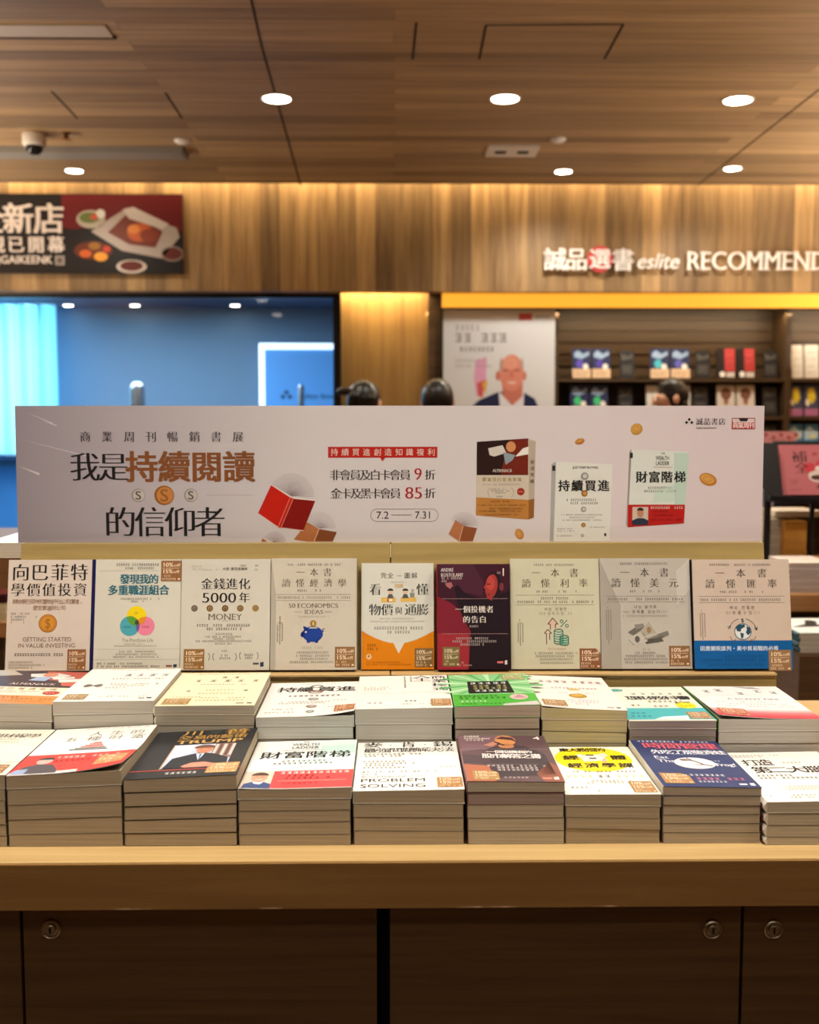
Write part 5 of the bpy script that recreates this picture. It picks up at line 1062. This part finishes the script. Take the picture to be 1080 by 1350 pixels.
face('navy and green book on the second shelf, second from the poster', 778, 803, 508, 548, d_blue('3fc47a'), '232c52', 'navy and green books', zi=1)
face('white book on the second shelf behind the dark-haired head, nearer the poster', 853, 882, 508, 548, d_white, 'e4dfd8', 'white books behind a head', zi=1)
face('white book on the second shelf behind the dark-haired head, farther from the poster', 883, 912, 508, 548, d_white, 'e4dfd8', 'white books behind a head', zi=1)
face('cream book with a brown figure on the second shelf, nearer the poster', 946, 971, 508, 548, d_brown, 'd6cbbd', 'cream books with a brown figure', zi=1)
face('cream book with a brown figure on the second shelf, farther from the poster', 972, 997, 508, 548, d_brown, 'd6cbbd', 'cream books with a brown figure', zi=1)
for i, (p0, p1) in enumerate(((816, 836), (915, 936), (1007, 1028))):
    face('small black shelf card on the second shelf, %s from the poster' % ['first', 'second', 'third'][i], p0, p1, 510, 548, d_sign, '1b1a1b', 'black shelf cards', 'shelf_card', 'card', .006, 1, '1b1a1b')
face('navy and yellow book beside the upright on the second shelf', 1041, 1060, 507, 548, d_yellow, '4a4f6b', 'yellow-blotched books', zi=1)
face('navy and yellow book farther from the upright on the second shelf', 1061, 1081, 507, 548, d_yellow, '4a4f6b', 'yellow-blotched books', zi=1)
face('blue book on the third shelf above the pink book, first of two', 1040, 1060, 560, 590, d_aqua, '3f86b9', 'blue books on the third shelf', zi=2)
face('blue book on the third shelf above the pink book, second of two', 1061, 1081, 560, 590, d_aqua, '3f86b9', 'blue books on the third shelf', zi=2)
face('small black shelf card on the third shelf next to the banner end', 1007, 1028, 560, 590, d_sign, '1b1a1b', 'black shelf cards', 'shelf_card', 'card', .006, 2, '1b1a1b')

# ------------------------------------------------------------------ poster beside the shelf
QY = 6.66
pa, pb_ = atY(584, 535, QY), atY(732.5, 408, QY)
pW, pH = pb_.x - pa.x, pb_.z - .55
t = thing('poster_board', 'tall white poster with a smiling bald man in a navy suit beside the bookshelf', 'poster', (pa.x, QY, .55))
MB().box(0, pW, .0, .02, 0, pH, M('d9dadb', .4)).build('board', t)
MB().box(-.012, 0, -.005, .025, 0, pH + .003, M('17130f', .4)).build('edge_strip', t)
P = Pr(584, 408, 732.5, 408 + pH / pW * (732.5 - 584), pW, pH); P.on('print')
g = '8d8986'
P.rect(585, 409, 731.5, 900, 'd9dadb', .5)
P.rect(684, 413, 702, 422, 'c0504e'); P.rect(705, 416, 725, 419, 'a5a09d'); P.tiny(600, 634, 432, 7, g); P.para([(600, 624, 445), (635, 670, 445), (687, 698, 445)], 12, '6d6966')
P.tiny(600, 655, 460, 6, '3a3736', 2, .05); P.para([(599, 642, 475), (599, 648, 482)], 4, 'a5a09d')
P.poly([(627, 475), (642, 470), (641, 505), (636, 522), (629, 522), (625, 500)], 'dfa3c4'); P.poly([(629, 505), (640, 500), (637, 524), (631, 522)], 'cf5a5a', 2); P.poly([(636, 505), (643, 500), (641, 520)], 'd9b04a', 3)
P.poly([(618, 620), (622, 536), (632, 527), (658, 516), (690, 516), (706, 525), (713, 540), (716, 620)], '252a4e', 2); P.poly([(658, 515), (676, 534), (692, 514), (690, 580), (678, 600), (664, 580)], 'e3e0e8', 3)
P.poly([(662, 500), (690, 500), (690, 522), (677, 534), (664, 522)], 'c77866', 4); P.circ(675, 491, 16.5, 'd98a76', 24, 5, 28); P.circ(673, 478, 11, 'e09a86', 9, 6); P.circ(657, 495, 3, 'c47664', 6, 4); P.circ(692, 495, 3, 'c47664', 6, 4)
P.poly([(659, 480), (661, 470), (664, 478), (661, 492)], 'b9a096', 6); P.poly([(691, 480), (689, 470), (686, 478), (690, 492)], 'b9a096', 6); P.rect(664, 487, 671, 488.6, '7a4a40', 7); P.rect(678, 487, 686, 488.6, '7a4a40', 7); P.poly([(669, 503), (682, 503), (679, 505.5), (672, 505.5)], 'e6cfc6', 7); P.poly([(673, 488), (677, 488), (678, 497), (672, 497)], 'c97a66', 7)
pm = P.parts['print']; pm.v = [(x, -L * .0004, y) for x, y, L in pm.v]; pm.build('printed_front', t, recalc=False)

# ------------------------------------------------------------------ restaurant banner on the wood wall
RY = 6.47
ra, rb = atY(-150, 360, RY), atY(240, 256, RY); rW, rH = rb.x - ra.x, rb.z - ra.z
t = thing('food_poster', 'dark red restaurant poster of dishes mounted high on the wood wall', 'poster', (ra.x, RY, ra.z))
MB().box(0, rW, 0, .028, 0, rH, M('1b1210', .4)).build('board', t)
P = Pr(-150, 256, 240, 360, rW, rH); P.on('print')
P.rect(-150, 256, 240, 360, '150d0c'); P.poly([(82, 257), (240, 257), (240, 306), (150, 296), (98, 302), (82, 300)], '5e0d11', 2)
w = 'd2c2b6'
P.text('全新店', -32, 82, 289, 37, w, 'k', 4); P.text('現已開幕', -14, 83, 322.5, 20, w, 'k', 4); P.text('@GAIKEENK', -14, 68, 342, 10, w, 'k', 4); P.rect(72, 337, 84, 349, '9a8d84', 4); P.rect(74, 339, 82, 347, '5a4f48', 5)
P.circ(120, 289, 19, 'a59884', 12, 4); P.circ(118, 287, 13, '5f6a3a', 7, 5); P.circ(124, 286, 5, 'b5523a', 4, 6); P.circ(133, 282, 6, 'cfc6ba', 6, 6)
P.poly([(120, 305), (142, 290), (168, 274), (205, 290), (232, 300), (236, 312), (212, 340), (160, 330)], 'a3948a', 4); P.poly([(142, 306), (165, 284), (190, 290), (214, 305), (204, 326), (170, 322)], '6a2a14', 5)
P.circ(184, 306, 17, 'b5521f', 12, 6); P.circ(196, 310, 12, '7c2f14', 9, 7); P.circ(176, 302, 8, 'd07a34', 6, 8); P.poly([(162, 276), (176, 273), (222, 295), (214, 302), (170, 288)], 'bdb0a6', 6)
P.circ(122, 330, 25, '5a2410', 12, 4); P.circ(112, 334, 8, 'b5521f', 5, 5); P.circ(132, 338, 9, 'cf8a2e', 6, 5); P.circ(124, 324, 8, '8a5a1e', 5, 5); P.circ(140, 328, 5, 'b5381f', 4, 6)
P.circ(172, 351, 20, 'b9aa9c', 9, 4); P.circ(172, 350, 15, '5a1f18', 6.5, 5); P.circ(226, 334, 14, '5a2018', 9, 4); P.ring(226, 334, 14, 2, '8a7a70', 5, ry=9)
pm = P.parts['print']; pm.v = [(x, -L * .0004, y) for x, y, L in pm.v if True]
pm.v = [(max(0, min(rW, x)), y, max(0, min(rH, z))) for x, y, z in pm.v]; pm.build('printed_front', t, recalc=False)

# ------------------------------------------------------------------ raised sign letters on the wood wall
SGY = 6.455
s0, s1 = atY(700, 358, SGY), atY(1120, 320, SGY); sW, sH = s1.x - s0.x, s1.z - s0.z
t = thing('wall_sign', 'raised white and red shop sign letters on the wood wall over the shelf', 'sign', (s0.x, SGY, s0.z))
def raised(name, draw, depth=.014):
    P = Pr(700, 320, 1120, 358, sW, sH); P.on('x'); draw(P); mb = P.parts['x']; mb.v = [(x, -(L - 1) * .006, y) for x, y, L in mb.v]
    o = mb.build(name, t, recalc=False); bm = bmesh.new(); bm.from_mesh(o.data)
    bmesh.ops.remove_doubles(bm, verts=bm.verts[:], dist=1e-6)
    r = bmesh.ops.extrude_face_region(bm, geom=bm.faces[:], use_keep_orig=True)
    for v in r['geom']:
        if isinstance(v, bmesh.types.BMVert): v.co.y += depth
    bmesh.ops.recalc_face_normals(bm, faces=bm.faces[:]); bm.to_mesh(o.data); bm.free(); return o
wl = 'e6ddd4'
raised('chinese_lettering', lambda P: P.text('誠品', 719, 773, 342.5, 27, wl, 'b', 1)); raised('chinese_lettering', lambda P: P.text('書', 809, 834, 343, 27, wl, 'b', 1))
raised('red_disc', lambda P: P.circ(791, 341.5, 17, 'b5403f', L=1, n=40)); raised('disc_lettering', lambda P: P.text('選', 779, 803, 342, 24, wl, 'o', 2))
raised('italic_lettering', lambda P: P.text('eslite', 841, 897, 344, 19, wl, 'b', 1, shear=.25))
def caps(P):
    P.text('RECOMMEND', 905, 1092, 343.5, 23, wl, 'm', 1)
raised('capital_lettering', caps)

# ------------------------------------------------------------------ things in the corridor behind the glass
cm_ = wood
CY = 9.15
cw = M('7cc8ea', .7)
m, nt, b, N, L = nodes_of('curtain_cloth'); b.inputs['Base Color'].default_value = lin('8fd8f2'); b.inputs['Roughness'].default_value = .8
tl_ = N('ShaderNodeBsdfTranslucent'); tl_.inputs[0].default_value = lin('a0e4fa'); mx = N('ShaderNodeMixShader'); mx.inputs[0].default_value = .7; L(b.outputs[0], mx.inputs[1]); L(tl_.outputs[0], mx.inputs[2]); L(mx.outputs[0], nt.nodes['Material Output'].inputs[0])
c0, c1 = atY(-60, 500, CY).x, atY(75, 500, CY).x; zt, zb = 2.35, WZ(598, CY)
mb = MB(); n = 90; vs = []
for z in (zb, zt):
    for i in range(n + 1):
        u = i / n; vs.append((c0 + (c1 - c0) * u, CY + .05 * math.sin(u * 34) + .02 * math.sin(u * 71 + 1), z))
mb.add(vs, [(i, i + 1, n + 2 + i, n + 1 + i) for i in range(n)], m)
t = thing('curtain', 'bright cyan backlit curtain in the room behind the glass', 'curtain'); mb.build('drape', t, smooth=True, recalc=False); MB().box(c0, c1, CY - .02, CY + .02, 2.352, 2.359, M('8a98a8', .4, .5)).build('rail', t)
for px, lab in ((90, 'small bright ceiling light behind the glass, above the cyan curtain'), (178, 'small bright ceiling light behind the glass, in the middle of the three'), (310, 'small bright ceiling light behind the glass, farthest from the curtain')):
    q = atZ(px, 402.5, 2.36); downlight(q.x, q.y, 2.36, .045, lab, 'ceiling lights behind the glass', 0, 'corridor_downlight')
LY = 9.42
l0, l1 = atY(343, 560, LY), atY(441, 453, LY)
t = thing('light_box_sign', 'blue lit shop sign panel with a white glowing frame behind the glass', 'sign', (l0.x, LY, .6))
lw, lh = l1.x - l0.x + .3, l1.z - .6
MB().box(0, lw, 0, .06, 0, lh, M('4f8fd0', .5, 0, .18)).build('panel', t)
MB().box(-.0, .045, -.02, 0, 0, lh, M('dff4ff', .5, 0, 1.0)).build('frame_side', t); MB().box(.045, lw, -.02, 0, lh - .05, lh, M('dff4ff', .5, 0, 1.0)).build('frame_top', t)
P = Pr(343, 453, 343 + lw / (l1.x - l0.x) * 98, 453 + lh / (l1.z - l0.z) * 107, lw, lh); P.on('p')
for dx, dy in ((378, 517), (373.5, 523), (382.5, 523)): P.poly([(dx, dy - 3.4), (dx + 3.6, dy), (dx, dy + 3.4), (dx - 3.6, dy)], '1c2c44', 1)
P.text('eslite bookstore', 392, 478, 522, 7, '24405f', 'm', 1)
pm = P.parts['p']; pm.v = [(x, -.002, y) for x, y, L_ in pm.v]; pm.build('lettering', t, recalc=False)
def bollard(px, ytop, r, Y, label):
    q = atY(px, ytop, Y); t = thing('barrier_post', label, 'post', (q.x, Y, 0)); mm = M('a9b2b8', .25, .85)
    MB().lathe([(r, .01), (r, q.z - r), (r * .9, q.z - r * .5), (r * .6, q.z - r * .12), (r * .15, q.z)], mm, 24).build('post', t, smooth=True); MB().lathe([(r * 2.2, 0), (r * 2.2, .012), (r * 1.2, .02)], mm, 24).build('base', t)
bollard(181, 503, .055, 7.9, 'round-topped steel post behind the glass in front of the blue wall')
bollard(397, 507, .022, 7.9, 'thin steel post behind the glass in front of the lit blue sign')

# ------------------------------------------------------------------ shoppers behind the banner
def skin(name, pts, edges, rad, mat, parent, sub=2):
    me = bpy.data.meshes.new(name); me.from_pydata(pts, edges, []); o = bpy.data.objects.new(name, me); COL.objects.link(o)
    md = o.modifiers.new('s', 'SKIN'); o.modifiers.new('d', 'SUBSURF').levels = sub; o.modifiers['d'].render_levels = sub
    for v, r in zip(me.skin_vertices[0].data, rad): v.radius = r if isinstance(r, tuple) else (r, r)
    me.skin_vertices[0].data[0].use_root = True
    bpy.context.view_layer.update(); dg = bpy.context.evaluated_depsgraph_get()
    m2 = bpy.data.meshes.new_from_object(o.evaluated_get(dg)); o.modifiers.clear(); o.data = m2; m2.materials.clear(); m2.materials.append(mat)
    m2.polygons.foreach_set('use_smooth', [True] * len(m2.polygons)); o.parent = parent; return o
def blob(c, r, seg=18, rings=12, fn=None):
    vs, fs = [], []
    for i in range(rings + 1):
        th = math.pi * i / rings
        for k in range(seg):
            ph = 2 * math.pi * k / seg; d = Vector((math.sin(th) * math.cos(ph), math.sin(th) * math.sin(ph), math.cos(th)))
            s = fn(d) if fn else 1.0; vs.append((c[0] + r[0] * d.x * s, c[1] + r[1] * d.y * s, c[2] + r[2] * d.z * s))
    for i in range(rings):
        for k in range(seg): fs.append((i * seg + k, (i + 1) * seg + k, (i + 1) * seg + (k + 1) % seg, i * seg + (k + 1) % seg))
    return vs, fs
def person(label, px, ytop, Y, facing, top_c, hair='16110f', hair_long=.0, bow=False):
    q = atY(px, ytop, Y); h = q.z; s = h / 1.66
    t = thing('person', label, 'person', (q.x, Y, 0), (0, 0, R(facing)))      # facing -y at 0
    k = M('c99a80', .6); hd = h - .125 * s
    pts = [(0, 0, .92), (0, .005, 1.08), (0, 0, 1.26), (0, .01, 1.40), (0, .0, 1.47), (0, -.01, 1.53), (0, -.012, 1.60),
           (.085, 0, .86), (.095, -.01, .48), (.1, .02, .09), (.1, -.1, .04), (-.085, 0, .86), (-.095, -.01, .48), (-.1, .02, .09), (-.1, -.1, .04),
           (.165, .005, 1.36), (.2, .02, 1.10), (.19, -.05, .88), (.185, -.08, .80), (-.165, .005, 1.36), (-.2, .02, 1.10), (-.19, -.05, .88), (-.185, -.08, .80)]
    edg = [(0, 1), (1, 2), (2, 3), (3, 4), (4, 5), (5, 6), (0, 7), (7, 8), (8, 9), (9, 10), (0, 11), (11, 12), (12, 13), (13, 14), (3, 15), (15, 16), (16, 17), (17, 18), (3, 19), (19, 20), (20, 21), (21, 22)]
    rad = [(.14, .1), (.12, .09), (.145, .1), (.09, .07), .05, (.068, .085), (.066, .085), .085, .055, .04, .035, .085, .055, .04, .035, .055, .042, .03, .03, .055, .042, .03, .03]
    P3 = [tuple(v * s for v in p) for p in pts]; RR = [tuple(v * s for v in r) if isinstance(r, tuple) else r * s for r in rad]
    skin('body', P3, edg, RR, k, t)
    up = [0, 1, 2, 3, 15, 16, 19, 20]; ix = {a: i for i, a in enumerate(up)}
    skin('shirt', [P3[i] for i in up], [(ix[a], ix[b]) for a, b in edg if a in ix and b in ix], [tuple(v * 1.12 for v in RR[i]) if isinstance(RR[i], tuple) else RR[i] * 1.2 for i in up], M(top_c, .8), t)
    lo = [0, 7, 8, 9, 11, 12, 13]; ix = {a: i for i, a in enumerate(lo)}
    skin('trousers', [P3[i] for i in lo], [(ix[a], ix[b]) for a, b in edg if a in ix and b in ix], [tuple(v * 1.1 for v in RR[i]) if isinstance(RR[i], tuple) else RR[i] * 1.2 for i in lo], M('23252d', .8), t)
    hz = 1.565 * s; hm = M(hair, .35)
    mb = MB(); vs, fs = blob((0, .016 * s, hz + .0 * s), (.09 * s, .105 * s, .112 * s), 24, 16, lambda d: 1.0 if d.y > -.35 or d.z > .55 else .84); mb.add(vs, fs, hm)
    if hair_long: vs, fs = blob((0, .06 * s, hz - hair_long * .5), (.088 * s, .05 * s, hair_long * .75), 18, 12); mb.add(vs, fs, hm)
    if bow:
        for sx in (-1, 1):
            vs, fs = blob((sx * .05 * s, .10 * s, hz + (.03 + .02 * sx) * s), (.07 * s, .022 * s, .034 * s), 16, 10, lambda d, sx=sx: .55 + .45 * max(0, d.x * sx)); mb.add(vs, fs, hm)
        vs, fs = blob((0, .115 * s, hz + .02 * s), (.03 * s, .03 * s, .03 * s), 14, 10); mb.add(vs, fs, hm)
    mb.build('hair', t, smooth=True)
    fb = MB()
    for sx in (-1, 1):
        vs, fs = blob((sx * .03 * s, -.088 * s, hz - .012 * s), (.011 * s, .007 * s, .006 * s), 10, 8); fb.add(vs, fs, M('1b1614', .3))
        vs, fs = blob((sx * .083 * s, .0, hz - .02 * s), (.012 * s, .02 * s, .03 * s), 10, 8); fb.add(vs, fs, k)
    vs, fs = blob((0, -.097 * s, hz - .035 * s), (.013 * s, .016 * s, .024 * s), 10, 8); fb.add(vs, fs, k)
    vs, fs = blob((0, -.086 * s, hz - .07 * s), (.024 * s, .008 * s, .007 * s), 10, 8); fb.add(vs, fs, M('a5584f', .5)); fb.build('face', t, smooth=True)
person('person with black hair tied in a dark bow, in front of the wooden pillar', 482, 505, 5.3, 150, '4a4440', bow=True)
person('person with short smooth black hair whose head top shows over the banner beside the poster', 577, 503, 5.5, 175, '2c2c30')
person('person with dark hair looking sideways in front of the white books on the second shelf', 883, 501, 6.1, -75, '3a3a42', '1d1512', .16)

bpy.data.objects.remove(_ob); bpy.data.curves.remove(_cu)
